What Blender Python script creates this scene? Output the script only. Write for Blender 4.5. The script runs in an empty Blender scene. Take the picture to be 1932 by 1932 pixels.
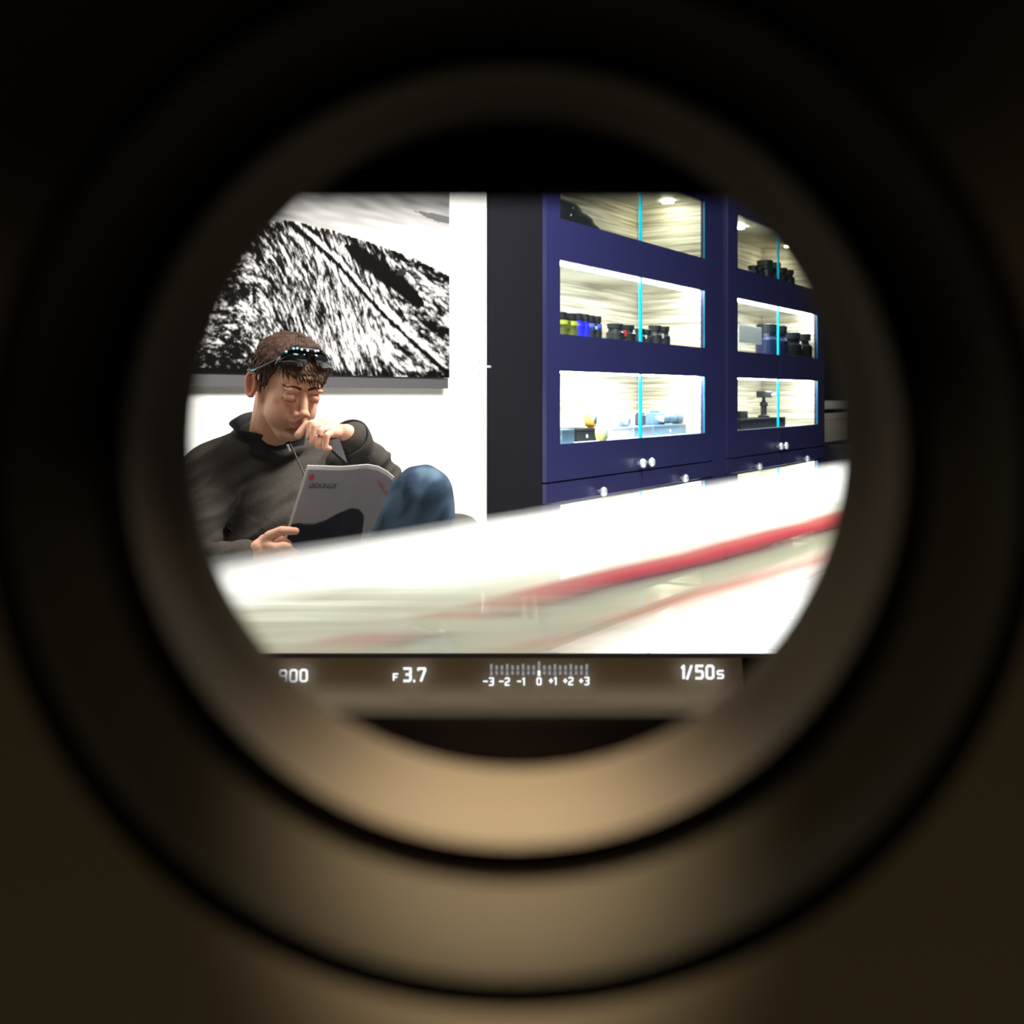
import bpy, bmesh, math, random
from mathutils import Vector, Matrix, noise
random.seed(7)
S = bpy.context.scene
COL = S.collection
# ------------------------------------------------------------ camera
FOC = 2072.0          # focal length in pixels of the 1932 px frame
HOR = 746.0           # row of the horizon
CH = 1.0              # camera height
cam_d = bpy.data.cameras.new('camera'); cam = bpy.data.objects.new('camera', cam_d); COL.objects.link(cam)
cam_d.sensor_width = 36; cam_d.lens = 36*FOC/1932; cam_d.shift_y = -(966-HOR)/1932
cam_d.clip_start = 0.005; cam_d.clip_end = 60
cam.location = (0, 0, CH); cam.rotation_euler = (math.pi/2, 0, 0)
cam_d.dof.use_dof = True; cam_d.dof.focus_distance = 1.75; cam_d.dof.aperture_fstop = cam_d.lens/3.2
S.camera = cam
# ------------------------------------------------------------ world + lights
w = bpy.data.worlds.new('world'); S.world = w; w.use_nodes = True
w.node_tree.nodes['Background'].inputs[0].default_value = (1.0, 0.74, 0.50, 1)
w.node_tree.nodes['Background'].inputs[1].default_value = 0.013
def area(name, loc, target, size, size_y, power, color):
    l = bpy.data.lights.new(name, 'AREA'); l.shape = 'RECTANGLE'; l.size = size; l.size_y = size_y
    l.energy = power; l.color = color
    o = bpy.data.objects.new(name, l); COL.objects.link(o); o.location = loc
    o.rotation_euler = (Vector(target)-Vector(loc)).to_track_quat('-Z', 'Y').to_euler(); return o
area('ceiling_light_near_sofa', (0.55, 2.5, 2.6), (-0.6, 2.9, 0.9), 0.9, 0.7, 118, (1, 0.97, 0.9))
area('ceiling_light_aisle', (1.6, 2.9, 2.8), (0.9, 4.2, 0.4), 1.4, 0.8, 62, (0.95, 0.97, 1))
area('ceiling_light_counter', (-0.3, 1.2, 2.7), (-0.1, 1.9, 0.7), 0.8, 0.5, 16, (1, 0.98, 0.93))
area('added_eyepiece_fill', (-0.03, -0.05, 1.30), (0, 0.11, 0.95), 0.05, 0.05, 0.30, (1, 0.76, 0.46))  # added fill, stands in for ambient room light behind the camera
sp_ = bpy.data.lights.new('added_eyepiece_spot', 'SPOT'); sp_.energy = 38.0; sp_.color = (1, 0.79, 0.52); sp_.spot_size = math.radians(7.2); sp_.spot_blend = 1.0; sp_.shadow_soft_size = 0.01  # added narrow spot, shaped to brighten only the lower rings
spo = bpy.data.objects.new('added_eyepiece_spot', sp_); COL.objects.link(spo); spo.location = (-0.012, -0.05, 1.32)
spo.rotation_euler = (Vector((-0.0015, 0.117, 0.955))-spo.location).to_track_quat('-Z', 'Y').to_euler()
S.view_settings.view_transform = 'Standard'; S.view_settings.look = 'None'
S.view_settings.exposure = 0.0; S.view_settings.gamma = 1.0; S.view_settings.use_curve_mapping = False

# ------------------------------------------------------------ helpers
def W(px, py, d): return Vector(((px-966)/FOC*d, d, CH-(py-HOR)/FOC*d))
FD = Vector((0.5287, 0.8488, 0)); ND = Vector((-0.8488, 0.5287, 0))
ANG = math.atan2(FD.y, FD.x)
dC = CH*FOC/(1230-HOR)
CC = Vector(((1030-966)/FOC*dC, dC, 0))             # near bottom corner of the first cabinet
MC = Matrix.Translation(CC) @ Matrix.Rotation(ANG, 4, 'Z')   # cabinet frame: x along the fronts, y into the wall
def tpx(px, y=0.0):
    u = (px-966)/FOC; b = CC + ND*y
    return (u*b.y-b.x)/(FD.x-FD.y*u)
def zpx(px, py, y=0.0):
    p = CC + ND*y + FD*tpx(px, y)
    return CH-(py-HOR)/FOC*p.y
def lv(py): return zpx(1057, py)                    # height of a level read at column 1057

def mat(name, col, rough=0.5, metal=0.0, spec=0.5, emit=None, es=1.0, trans=0.0, alpha=1.0, attr=None, sub=0.0, coat=0.0, bump=None):
    m = bpy.data.materials.new(name); m.use_nodes = True; nt = m.node_tree
    b = nt.nodes['Principled BSDF']
    b.inputs['Base Color'].default_value = (*col, 1); b.inputs['Roughness'].default_value = rough
    b.inputs['Metallic'].default_value = metal; b.inputs['Specular IOR Level'].default_value = spec
    if emit: b.inputs['Emission Color'].default_value = (*emit, 1); b.inputs['Emission Strength'].default_value = es
    b.inputs['Transmission Weight'].default_value = trans; b.inputs['Alpha'].default_value = alpha
    b.inputs['Coat Weight'].default_value = coat
    if sub: b.inputs['Subsurface Weight'].default_value = sub; b.inputs['Subsurface Radius'].default_value = (0.010, 0.004, 0.002); b.inputs['Subsurface Scale'].default_value = 1
    if attr:
        a = nt.nodes.new('ShaderNodeAttribute'); a.attribute_name = attr; nt.links.new(a.outputs['Color'], b.inputs['Base Color'])
    if bump:
        tc = nt.nodes.new('ShaderNodeTexCoord'); n = nt.nodes.new('ShaderNodeTexNoise'); n.inputs['Scale'].default_value = bump[0]
        n.inputs['Detail'].default_value = 4; bp = nt.nodes.new('ShaderNodeBump'); bp.inputs['Strength'].default_value = bump[1]; bp.inputs['Distance'].default_value = bump[2]
        nt.links.new(tc.outputs['Object'], n.inputs['Vector']); nt.links.new(n.outputs['Fac'], bp.inputs['Height']); nt.links.new(bp.outputs['Normal'], b.inputs['Normal'])
        if len(bump) > 3:
            r = nt.nodes.new('ShaderNodeMixRGB'); r.inputs[1].default_value = (*col, 1); r.inputs[2].default_value = (*bump[3], 1)
            nt.links.new(n.outputs['Fac'], r.inputs[0])
            if not attr: nt.links.new(r.outputs[0], b.inputs['Base Color'])
    return m

class MB:
    def __init__(s): s.v = []; s.f = []; s.m = []
    def add(s, vs, fs, mi=0):
        o = len(s.v); s.v += [Vector(v) for v in vs]; s.f += [tuple(i+o for i in f) for f in fs]; s.m += [mi]*len(fs); return s
    def box(s, a, b, mi=0, M=None):
        x0, y0, z0 = a; x1, y1, z1 = b
        vs = [(x0,y0,z0),(x1,y0,z0),(x1,y1,z0),(x0,y1,z0),(x0,y0,z1),(x1,y0,z1),(x1,y1,z1),(x0,y1,z1)]
        if M: vs = [M @ Vector(v) for v in vs]
        return s.add(vs, [(0,3,2,1),(4,5,6,7),(0,1,5,4),(1,2,6,5),(2,3,7,6),(3,0,4,7)], mi)
    def lathe(s, prof, M=None, n=24, mi=0, cap=True):
        # prof: (radius, z); revolves about z
        vs = []; fs = []
        for r, z in prof:
            for k in range(n):
                a = 2*math.pi*k/n; vs.append(Vector((r*math.cos(a), r*math.sin(a), z)))
        for i in range(len(prof)-1):
            for k in range(n):
                k2 = (k+1) % n; fs.append((i*n+k, i*n+k2, (i+1)*n+k2, (i+1)*n+k))
        if cap: fs.append(tuple(reversed(range(n)))); fs.append(tuple((len(prof)-1)*n+k for k in range(n)))
        if M: vs = [M @ v for v in vs]
        return s.add(vs, fs, mi)
    def ell(s, c, r, R=None, n=20, mi=0):
        vs = []; fs = []
        for i in range(1, n):
            th = math.pi*i/n
            for k in range(n*2):
                a = math.pi*k/n; vs.append((math.sin(th)*math.cos(a)*r[0], math.sin(th)*math.sin(a)*r[1], math.cos(th)*r[2]))
        m = n*2
        for i in range(n-2):
            for k in range(m): fs.append((i*m+k, (i+1)*m+k, (i+1)*m+(k+1) % m, i*m+(k+1) % m))
        t = len(vs); vs.append((0,0,r[2])); vs.append((0,0,-r[2]))
        for k in range(m): fs.append((t, k, (k+1) % m)); fs.append((t+1, (n-2)*m+(k+1) % m, (n-2)*m+k))
        c = Vector(c); vs = [(R @ Vector(v) if R else Vector(v))+c for v in vs]
        return s.add(vs, fs, mi)
    def cap(s, p0, r0, p1, r1, n=14, mi=0, flat=1.0, up=None):
        p0 = Vector(p0); p1 = Vector(p1); L = (p1-p0).length or 1e-5
        prof = []
        for i in range(6): a = -math.pi/2+math.pi/2*i/6; prof.append((max(r0*math.cos(a), 1e-5), r0*math.sin(a)))
        prof.append((r0, 0)); prof.append(((r0+r1)/2, L/2)); prof.append((r1, L))
        for i in range(1, 7): a = math.pi/2*i/6; prof.append((max(r1*math.cos(a), 1e-5), L+r1*math.sin(a)))
        q = (p1-p0).to_track_quat('Z', 'Y').to_matrix().to_4x4()
        M = Matrix.Translation(p0) @ q
        if flat != 1.0: M = M @ Matrix.Diagonal((1, flat, 1, 1))
        return s.lathe(prof, M, n, mi)
    def chain(s, pts, n=14, mi=0):
        for (a, ra), (b, rb) in zip(pts[:-1], pts[1:]): s.cap(a, ra, b, rb, n, mi)
        return s
    def build(s, name, mats, parent=None, smooth=False, bevel=0.0, M=None, world=True):
        me = bpy.data.meshes.new(name); vs = s.v
        me.from_pydata([tuple(v) for v in vs], [], s.f); 
        for m in (mats if isinstance(mats, (list, tuple)) else [mats]): me.materials.append(m)
        for p, mi in zip(me.polygons, s.m): p.material_index = mi; p.use_smooth = smooth
        bm = bmesh.new(); bm.from_mesh(me); bmesh.ops.recalc_face_normals(bm, faces=bm.faces); bm.to_mesh(me); bm.free()
        me.update(); o = bpy.data.objects.new(name, me); COL.objects.link(o)
        if M: o.matrix_world = M
        if parent:
            o.parent = parent
            if world: o.matrix_parent_inverse = MW(parent).inverted()
        if bevel:
            b = o.modifiers.new('bevel', 'BEVEL'); b.width = bevel; b.segments = 4 if bevel > 0.015 else 2; b.limit_method = 'ANGLE'
        return o
def MW(o):
    m = o.matrix_basis.copy()
    if o.parent: m = MW(o.parent) @ o.matrix_parent_inverse @ m
    return m
def empty(name, M): 
    o = bpy.data.objects.new(name, None); COL.objects.link(o); o.matrix_world = M if isinstance(M, Matrix) else Matrix.Translation(M); o.empty_display_size = 0.05; return o
def tag(o, label, cat, group=None):
    o['label'] = label; o['category'] = cat
    if group: o['group'] = group
    return o
def struct(o): o['kind'] = 'structure'; return o
def lab(o, l): o['label'] = l; return o
def evalmesh(o, name):
    dg = bpy.context.evaluated_depsgraph_get(); ev = o.evaluated_get(dg)
    return bpy.data.meshes.new_from_object(ev)
def remesh(mb, vox, smooth=4, factor=0.5):
    o = mb.build('tmp', [])
    r = o.modifiers.new('r', 'REMESH'); r.mode = 'VOXEL'; r.voxel_size = vox; r.use_smooth_shade = True
    if smooth: sm = o.modifiers.new('s', 'SMOOTH'); sm.iterations = smooth; sm.factor = factor
    me = evalmesh(o, 'm'); old = o.data; bpy.data.objects.remove(o); bpy.data.meshes.remove(old); return me
def obj_from(me, name, mats, parent=None):
    me.name = name; me.materials.clear()
    for m in (mats if isinstance(mats, (list, tuple)) else [mats]): me.materials.append(m)
    for p in me.polygons: p.use_smooth = True
    o = bpy.data.objects.new(name, me); COL.objects.link(o)
    if parent: o.parent = parent; o.matrix_parent_inverse = MW(parent).inverted()
    return o
def text_mesh(name, s, box, d, m, parent, depth=0.0006, plane=None, bold=0.0):
    # lettering fitted to a pixel box on a plane at distance d
    c = bpy.data.curves.new(name, 'FONT'); c.body = s; c.extrude = 0.0; c.offset = bold
    t = bpy.data.objects.new('t', c); COL.objects.link(t); me = evalmesh(t, name); bpy.data.objects.remove(t)
    xs = [v.co.x for v in me.vertices]; ys = [v.co.y for v in me.vertices]
    x0, x1, y0, y1 = min(xs), max(xs), min(ys), max(ys)
    for v in me.vertices:
        a = (v.co.x-x0)/(x1-x0); b = (y1-v.co.y)/(y1-y0)
        if plane: v.co = plane(a, b)
        else: v.co = W(box[0]+a*(box[2]-box[0]), box[1]+b*(box[3]-box[1]), d)
    me.materials.append(m); o = bpy.data.objects.new(name, me); COL.objects.link(o)
    if parent: o.parent = parent; o.matrix_parent_inverse = MW(parent).inverted()
    return o

# ------------------------------------------------------------ materials
M_wall = mat('white_wall_paint', (0.86, 0.86, 0.82), 0.7, bump=(60, 0.05, 0.001))
M_darkwall = mat('dark_wall_paint', (0.012, 0.010, 0.010), 0.6)
M_navy = mat('navy_lacquer', (0.021, 0.023, 0.088), 0.32, spec=0.4)
M_side = mat('charcoal_panel', (0.006, 0.006, 0.011), 0.6, spec=0.15)
M_seam = mat('black_gap', (0.002, 0.002, 0.004), 0.8, spec=0.1)
M_glassedge = mat('cyan_glass_edge', (0.0, 0.55, 0.75), 0.2, spec=0.6)
M_chrome = mat('polished_chrome', (0.85, 0.9, 0.95), 0.35, metal=0.6)
M_black = mat('black_rubber', (0.012, 0.012, 0.014), 0.45)
M_blackm = mat('black_matt', (0.006, 0.006, 0.007), 0.7, spec=0.2)
M_white = mat('white_plastic', (0.8, 0.8, 0.8), 0.4)
M_cream = mat('cream_plastic', (0.78, 0.7, 0.6), 0.5)
M_yellow = mat('yellow_leather', (0.55, 0.55, 0.05), 0.5)
M_olive = mat('olive_leather', (0.12, 0.13, 0.02), 0.5)
M_blue = mat('bright_blue_rubber', (0.02, 0.02, 0.75), 0.4)
M_blueg = mat('slate_blue_rubber', (0.10, 0.12, 0.5), 0.4)
M_bluegrey = mat('blue_grey_metal', (0.12, 0.2, 0.28), 0.35, metal=0.2)
M_grey = mat('grey_metal', (0.3, 0.33, 0.42), 0.35, metal=0.3)
M_orange = mat('orange_leather', (0.75, 0.33, 0.05), 0.5)
M_lemon = mat('lemon_yellow', (0.85, 0.75, 0.25), 0.5)
M_lens = mat('lens_glass', (0.02, 0.05, 0.09), 0.05, spec=1)
M_red = mat('red_badge', (0.7, 0.03, 0.04), 0.4)
M_led = mat('led_strip', (1, 1, 1), 0.5, emit=(0.95, 0.98, 1.0), es=42)
M_led2 = mat('bright_led_strip', (1, 1, 1), 0.5, emit=(0.93, 0.98, 1.0), es=95)
M_ledw = mat('warm_led_spot', (1, 1, 1), 0.5, emit=(1.0, 0.95, 0.75), es=70)
M_digit = mat('lit_digit', (0, 0, 0), 0.5, emit=(0.92, 0.97, 1.0), es=1.25)
M_digitd = mat('dim_lit_tick', (0, 0, 0), 0.5, emit=(0.55, 0.56, 0.6), es=0.5)
M_metalleg = mat('satin_steel', (0.32, 0.27, 0.24), 0.6, metal=0.5)

def wood_mat():
    m = bpy.data.materials.new('pale_striped_wood'); m.use_nodes = True; nt = m.node_tree; b = nt.nodes['Principled BSDF']
    tc = nt.nodes.new('ShaderNodeTexCoord'); mp = nt.nodes.new('ShaderNodeMapping'); mp.inputs['Scale'].default_value = (1.2, 1.2, 38)
    n = nt.nodes.new('ShaderNodeTexNoise'); n.inputs['Scale'].default_value = 1.6; n.inputs['Detail'].default_value = 5
    r = nt.nodes.new('ShaderNodeValToRGB'); r.color_ramp.elements[0].position = 0.35; r.color_ramp.elements[0].color = (0.30, 0.24, 0.16, 1)
    r.color_ramp.elements[1].position = 0.62; r.color_ramp.elements[1].color = (0.8, 0.75, 0.6, 1)
    nt.links.new(tc.outputs['Object'], mp.inputs[0]); nt.links.new(mp.outputs[0], n.inputs['Vector']); nt.links.new(n.outputs['Fac'], r.inputs[0]); nt.links.new(r.outputs[0], b.inputs['Base Color'])
    b.inputs['Roughness'].default_value = 0.45; return m
M_wood = wood_mat()
def glass_mat():
    m = bpy.data.materials.new('clear_glass'); m.use_nodes = True; nt = m.node_tree; nt.nodes.clear()
    o = nt.nodes.new('ShaderNodeOutputMaterial'); t = nt.nodes.new('ShaderNodeBsdfTransparent'); g = nt.nodes.new('ShaderNodeBsdfGlossy')
    g.inputs['Roughness'].default_value = 0.02; t.inputs[0].default_value = (0.93, 0.98, 0.98, 1); x = nt.nodes.new('ShaderNodeMixShader'); x.inputs[0].default_value = 0.05
    nt.links.new(t.outputs[0], x.inputs[1]); nt.links.new(g.outputs[0], x.inputs[2]); nt.links.new(x.outputs[0], o.inputs[0]); return m
M_glass = glass_mat()
def floor_mat():
    m = bpy.data.materials.new('pale_floor_tiles'); m.use_nodes = True; nt = m.node_tree; b = nt.nodes['Principled BSDF']
    tc = nt.nodes.new('ShaderNodeTexCoord'); mp = nt.nodes.new('ShaderNodeMapping'); mp.inputs['Rotation'].default_value = (0, 0, -ANG)
    br = nt.nodes.new('ShaderNodeTexBrick'); br.offset = 0; br.inputs['Scale'].default_value = 1; br.inputs['Brick Width'].default_value = 0.6; br.inputs['Row Height'].default_value = 0.6
    br.inputs['Mortar Size'].default_value = 0.004; br.inputs['Color1'].default_value = (0.78, 0.73, 0.68, 1); br.inputs['Color2'].default_value = (0.74, 0.69, 0.64, 1); br.inputs['Mortar'].default_value = (0.18, 0.15, 0.13, 1)
    nt.links.new(tc.outputs['Object'], mp.inputs[0]); nt.links.new(mp.outputs[0], br.inputs['Vector']); nt.links.new(br.outputs['Color'], b.inputs['Base Color'])
    b.inputs['Roughness'].default_value = 0.3; return m

# ------------------------------------------------------------ the setting
struct(MB().box((-4, 0.3, -0.1), (6, 9.5, 0)).build('floor', floor_mat()))
WN = 0.276                                              # wall plane: y in the cabinet frame
WMX = MC
struct(MB().box((-5.0, WN, 0), (0.0, WN+0.12, 3.0), M=WMX).build('wall_left', M_wall))
struct(MB().box((0.0, 0.42, 0), (5.2, 0.54, 3.0), M=WMX).build('wall_back', M_darkwall))
struct(MB().box((5.2, -2.2, 0), (5.3, 0.54, 3.0), M=WMX).build('wall_right', M_darkwall))

# ------------------------------------------------------------ display cabinets
# rows of openings, as (top, bottom) heights
ROWS = [(lv(272), lv(412)), (lv(490), lv(630)), (lv(700), lv(838)), (lv(953), lv(1097)), (lv(1168), lv(1214))]
Z_DRAW = lv(909); Z_DRAWB = lv(948); TOP = lv(272)+0.12; DEP = 0.40
def cabinet(x0, x1, g0, g1, seam, label):
    root = tag(empty('display_cabinet', MC @ Matrix.Translation((x0, 0, 0))), label, 'display cabinet', 'tall lit display cabinets along the wall')
    t = 0.02
    b = MB(); b.box((x0, 0.021, 0.0), (x0+t, DEP, TOP), M=MC); b.box((x1-t, 0.021, 0.0), (x1, DEP, TOP), M=MC)
    b.box((x0, 0.021, TOP-0.02), (x1, DEP, TOP), M=MC); b.box((x0+t, 0.03, 0), (x1-t, 0.05, lv(1214)), M=MC)
    b.build('carcass', M_side, root)
    MB().box((x0+t, DEP-0.012, 0.02), (x1-t, DEP, TOP-0.02), M=MC).build('back_panel', M_wood, root)
    # inner cheeks
    for xa, xb in ((x0+t, g0-0.006), (g1+0.006, x1-t)):
        MB().box((xa, 0.026, 0.02), (xb, DEP-0.014, TOP-0.02), M=MC).build('side_lining', M_wood, root)
    edges = [TOP-0.02] + [z for r in ROWS for z in r] + [0.02]
    # solid blocks between the openings carry shelf boards and lamps
    for i, (zt, zb) in enumerate(ROWS):
        below = ROWS[i+1][0] if i+1 < len(ROWS) else None
        MB().box((g0-0.004, 0.024, zb-0.022), (g1+0.004, DEP-0.014, zb-0.004), M=MC).build('shelf', mat_shelf, root)
        MB().box((g0-0.004, 0.024, zt+0.006), (g1+0.004, DEP-0.014, zt+0.02), M=MC).build('shelf_ceiling', M_wood, root)
        if i < 4:
            if i == 0:
                for fx in (0.3, 0.93):
                    xx = g0+(g1-g0)*fx
                    MB().lathe([(0.03, 0), (0.032, 0.012)], MC @ Matrix.Translation((xx, 0.16, zt-0.008)), 16).build('lamp', M_ledw, root)
            else:
                MB().box((g0+0.01, 0.035, zt-0.004), (g1-0.01, 0.085, zt+0.004), M=MC).build('led_lamp', M_led2 if i == 2 and x0 < 0.5 else M_led, root)
        else:
            MB().lathe([(0.022, 0), (0.024, 0.008)], MC @ Matrix.Translation((g1-0.06, 0.2, zt-0.006)), 16).build('lamp', M_ledw, root)
    # doors, each a slab with window openings and a pane behind
    def door(xa, xb, ga, gb, za, zb, rows, seamside, knob):
        d = MB(); zs = sorted([z for r in rows for z in (r[0], r[1]) if za < z < zb], reverse=True)
        lo = zb
        d2 = [zb]+zs+[za]
        for k in range(0, len(d2)-1, 2): d.box((xa, 0, d2[k+1]), (xb, 0.02, d2[k]), M=MC)
        for k in range(1, len(d2)-1, 2):
            if ga > xa+0.005: d.box((xa, 0, d2[k+1]), (ga, 0.02, d2[k]), M=MC)
            if gb < xb-0.005: d.box((gb, 0, d2[k+1]), (xb, 0.02, d2[k]), M=MC)
        o = d.build('door', M_navy, root)
        for k in range(1, len(d2)-1, 2):
            ya, yb = (0.006, 0.012)
            MB().box((ga, ya, d2[k+1]), (gb, yb, d2[k]), M=MC).build('glass_pane', M_glass, o)
            e = 0.007
            xe = gb if seamside > 0 else ga-e*0.0
            if seamside > 0: MB().box((gb-e, 0.003, d2[k+1]), (gb, 0.014, d2[k]), M=MC).build('glass_edge', M_glassedge, o)
            else: MB().box((ga, 0.003, d2[k+1]), (ga+e*0.4, 0.014, d2[k]), M=MC).build('glass_edge', M_glassedge, o)
            oe = ga if seamside > 0 else gb
            MB().box((oe-0.004, 0.003, d2[k+1]), (oe+0.004, 0.0045, d2[k]), M=MC).build('glass_edge', M_glassedge, o)
        if knob: knobmesh(knob[0], knob[1], o)
        return o
    def knobmesh(x, z, parent):
        MB().lathe([(0.008, 0), (0.008, 0.010), (0.016, 0.016), (0.021, 0.026), (0.017, 0.036), (0.005, 0.041)],
                   MC @ Matrix.Translation((x, 0, z)) @ Matrix.Rotation(math.pi/2, 4, 'X'), 16).build('knob', M_chrome, parent, smooth=True)
    gp = 0.003
    zk = zpx(1203, 874)
    door(x0+0.004, seam-gp, g0, seam-gp, Z_DRAW+0.004, TOP, ROWS[:3], 1, (seam-0.05, zk))
    door(seam+gp, x1-0.004, seam+gp, g1, Z_DRAW+0.004, TOP, ROWS[:3], -1, (seam+0.045, zk))
    zd = zpx(1129, 927)
    for xa, xb in ((x0+0.004, seam-gp), (seam+gp, x1-0.004)):
        dr = MB().box((xa, 0, Z_DRAWB+0.003), (xb, 0.02, Z_DRAW-0.003), M=MC).build('drawer', M_navy, root)
        knobmesh((xa+xb)/2+0.0, zd, dr)
    door(x0+0.004, seam-gp, g0, seam-gp, 0.03, Z_DRAWB-0.003, ROWS[3:], 1, None)
    door(seam+gp, x1-0.004, seam+gp, g1, 0.03, Z_DRAWB-0.003, ROWS[3:], -1, None)
    MB().box((x0+0.004, 0.0, 0), (x1-0.004, 0.02, 0.022), M=MC).build('plinth', M_seam, root)
    return root
mat_shelf = mat('white_shelf_board', (0.7, 0.72, 0.72), 0.4)
X0 = tpx(1030); X1 = tpx(1347); G0 = tpx(1057); G1 = tpx(1330); SE = tpx(1212)
cabinet(X0, X1, G0, G1, SE, 'nearer navy display cabinet beside the white wall, binoculars and cameras behind glass')
Y0 = tpx(1373); Y1 = tpx(1556); H0 = tpx(1392); H1 = tpx(1543); SF = tpx(1471)
cabinet(Y0, Y1, H0, H1, SF, 'farther navy display cabinet on the right, with a tripod head and tall binoculars inside')
# filler strip between the cabinets
o = MB().box((X1+0.004, 0.012, 0), (Y0-0.004, 0.4, TOP), M=MC).build('filler_panel', M_navy)
tag(o, 'narrow navy filler panel standing between the two display cabinets', 'panel')

# ------------------------------------------------------------ things on the cabinet shelves
def CP(x, y, z): return MC @ Matrix.Translation((x, y, z))
def binoc(name, mats, px0, px1, ypx0, row, yd, label, group, accent=None, dot=None, spread=0.5):
    z0 = ROWS[row][1]-0.004; x0 = tpx(px0, yd); x1 = tpx(px1, yd); wd = x1-x0
    xm = (x0+x1)/2; hh = zpx((px0+px1)/2, ypx0, yd)-z0; r = wd*0.22
    root = tag(empty(name, CP(xm, yd, z0)), label, 'binoculars', group)
    for sgn in (-1, 1):
        cx = xm+sgn*(wd/2-r)
        b = MB().lathe([(r, 0), (r, hh*0.06), (r*0.92, hh*0.08), (r*0.92, hh*0.5), (r*0.7, hh*0.6), (r*0.66, hh*0.72)], CP(cx, yd, z0), 20)
        ob = b.build('barrel', mats[0], root, smooth=False)
        MB().lathe([(r*0.80, hh*0.73), (r*0.84, hh*0.98), (r*0.78, hh)], CP(cx, yd, z0), 20).build('eyecup', M_black, root)
        if accent:
            MB().lathe([(r*0.92, hh*0.35), (r*0.92, hh*0.66)], CP(cx, yd, z0), 20, cap=False).build('leather_band', accent, ob)
    MB().box((xm-wd*0.14, yd-r*0.5, z0+hh*0.32), (xm+wd*0.14, yd+r*0.4, z0+hh*0.68), M=MC).build('hinge_bridge', mats[0], root, bevel=0.003)
    MB().lathe([(wd*0.07, hh*0.68), (wd*0.07, hh*0.82)], CP(xm, yd, z0), 14).build('focus_wheel', M_black, root)
    if dot:
        MB().lathe([(wd*0.07, 0), (wd*0.07, 0.003)], CP(xm, yd-r*0.5, z0+hh*0.5) @ Matrix.Rotation(math.pi/2, 4, 'X'), 14).build('badge', dot, root)
    return root
GB = 'binoculars on the middle shelf of the nearer cabinet'
binoc('binoculars', [M_olive], 1050, 1083, 590, 1, 0.07, 'compact binoculars with yellow leather bands, at the left end of their shelf', GB, accent=M_yellow)
binoc('binoculars', [M_blue], 1086, 1108, 592, 1, 0.08, 'bright blue binoculars between the yellow pair and the slate blue pair', GB)
binoc('binoculars', [M_black], 1108, 1131, 596, 1, 0.07, 'slate blue and black binoculars right of the bright blue pair', GB, accent=M_blueg, dot=M_white)
binoc('binoculars', [M_black], 1152, 1190, 612, 1, 0.08, 'black binoculars with a red badge standing alone mid shelf', GB, dot=M_red)
binoc('binoculars', [M_black], 1202, 1224, 621, 1, 0.09, 'small black binoculars just left of the glass door seam', GB, dot=M_white)
binoc('binoculars', [M_black], 1229, 1257, 615, 1, 0.09, 'taller black binoculars right of the glass door seam', GB, dot=M_white)
GC = 'binoculars in the farther cabinet'
binoc('binoculars', [M_black], 1417, 1436, 503, 0, 0.08, 'leftmost of three black binoculars on the top shelf of the farther cabinet', GC)
binoc('binoculars', [M_black], 1437, 1464, 494, 0, 0.08, 'middle of three black binoculars on the top shelf of the farther cabinet', GC)
binoc('binoculars', [M_black], 1467, 1490, 508, 0, 0.08, 'rightmost of three black binoculars on the top shelf of the farther cabinet', GC)
binoc('binoculars', [mat('dark_navy_rubber', (0.01, 0.02, 0.07), 0.3)], 1439, 1473, 613, 1, 0.09, 'tall dark navy binoculars behind the white card sign', GC, dot=M_red)
binoc('binoculars', [M_blackm], 1480, 1516, 629, 1, 0.09, 'tall matt black binoculars right of the door seam in the farther cabinet', GC, dot=M_white)
GD = 'small optics on the lowest shelf of the farther cabinet'
for i, (a, b_, y_) in enumerate(((1425, 1440, 1042), (1447, 1465, 1034), (1472, 1490, 1022))):
    binoc('binoculars', [M_white if i else M_grey], a, b_, y_, 4, 0.09, ['small grey binoculars, leftmost on the floor level shelf of the farther cabinet', 'small white binoculars, middle of three on the floor level shelf', 'small white binoculars, rightmost of three on the floor level shelf'][i], GD)

def boxthing(name, m, px0, px1, ytop, row, yd, dep, label, cat='box', group=None, z0=None, dot=None, lid=True):
    z0 = ROWS[row][1]-0.004 if z0 is None else z0
    x0 = tpx(px0, yd); x1 = tpx(px1, yd); z1 = zpx((px0+px1)/2, ytop, yd)
    root = tag(empty(name, CP((x0+x1)/2, yd, z0)), label, cat, group)
    zl = z1-(z1-z0)*0.22
    MB().box((x0, yd, z0), (x1, yd+dep, zl if lid else z1), M=MC).build('box_base', m, root, bevel=0.002)
    if lid: MB().box((x0-0.001, yd-0.001, zl+0.001), (x1+0.001, yd+dep+0.001, z1), M=MC).build('lid', m, root, bevel=0.002)
    if dot: MB().lathe([(0.008, 0), (0.008, 0.002)], CP((x0+x1)/2, yd, (z0+zl)/2) @ Matrix.Rotation(math.pi/2, 4, 'X'), 14).build('badge', dot, root)
    return z1
GX = 'boxes on the lower shelf of the nearer cabinet'
boxthing('display_box', M_bluegrey, 1061, 1084, 810, 2, 0.05, 0.10, 'small dark box at the left end of the lower shelf', 'box', GX)
zb1 = boxthing('display_box', M_side, 1088, 1126, 808, 2, 0.09, 0.12, 'black box with a pale round badge under the orange lens', 'box', GX, dot=M_white)
zb2 = boxthing('display_box', mat('pale_lilac_box', (0.45, 0.46, 0.62), 0.5), 1155, 1196, 806, 2, 0.10, 0.12, 'pale lilac box under the silver compact camera', 'box', GX)
zb3 = boxthing('display_box', M_grey, 1197, 1231, 804, 2, 0.08, 0.12, 'grey box at the door seam with a dark lens on it', 'box', GX)
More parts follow.
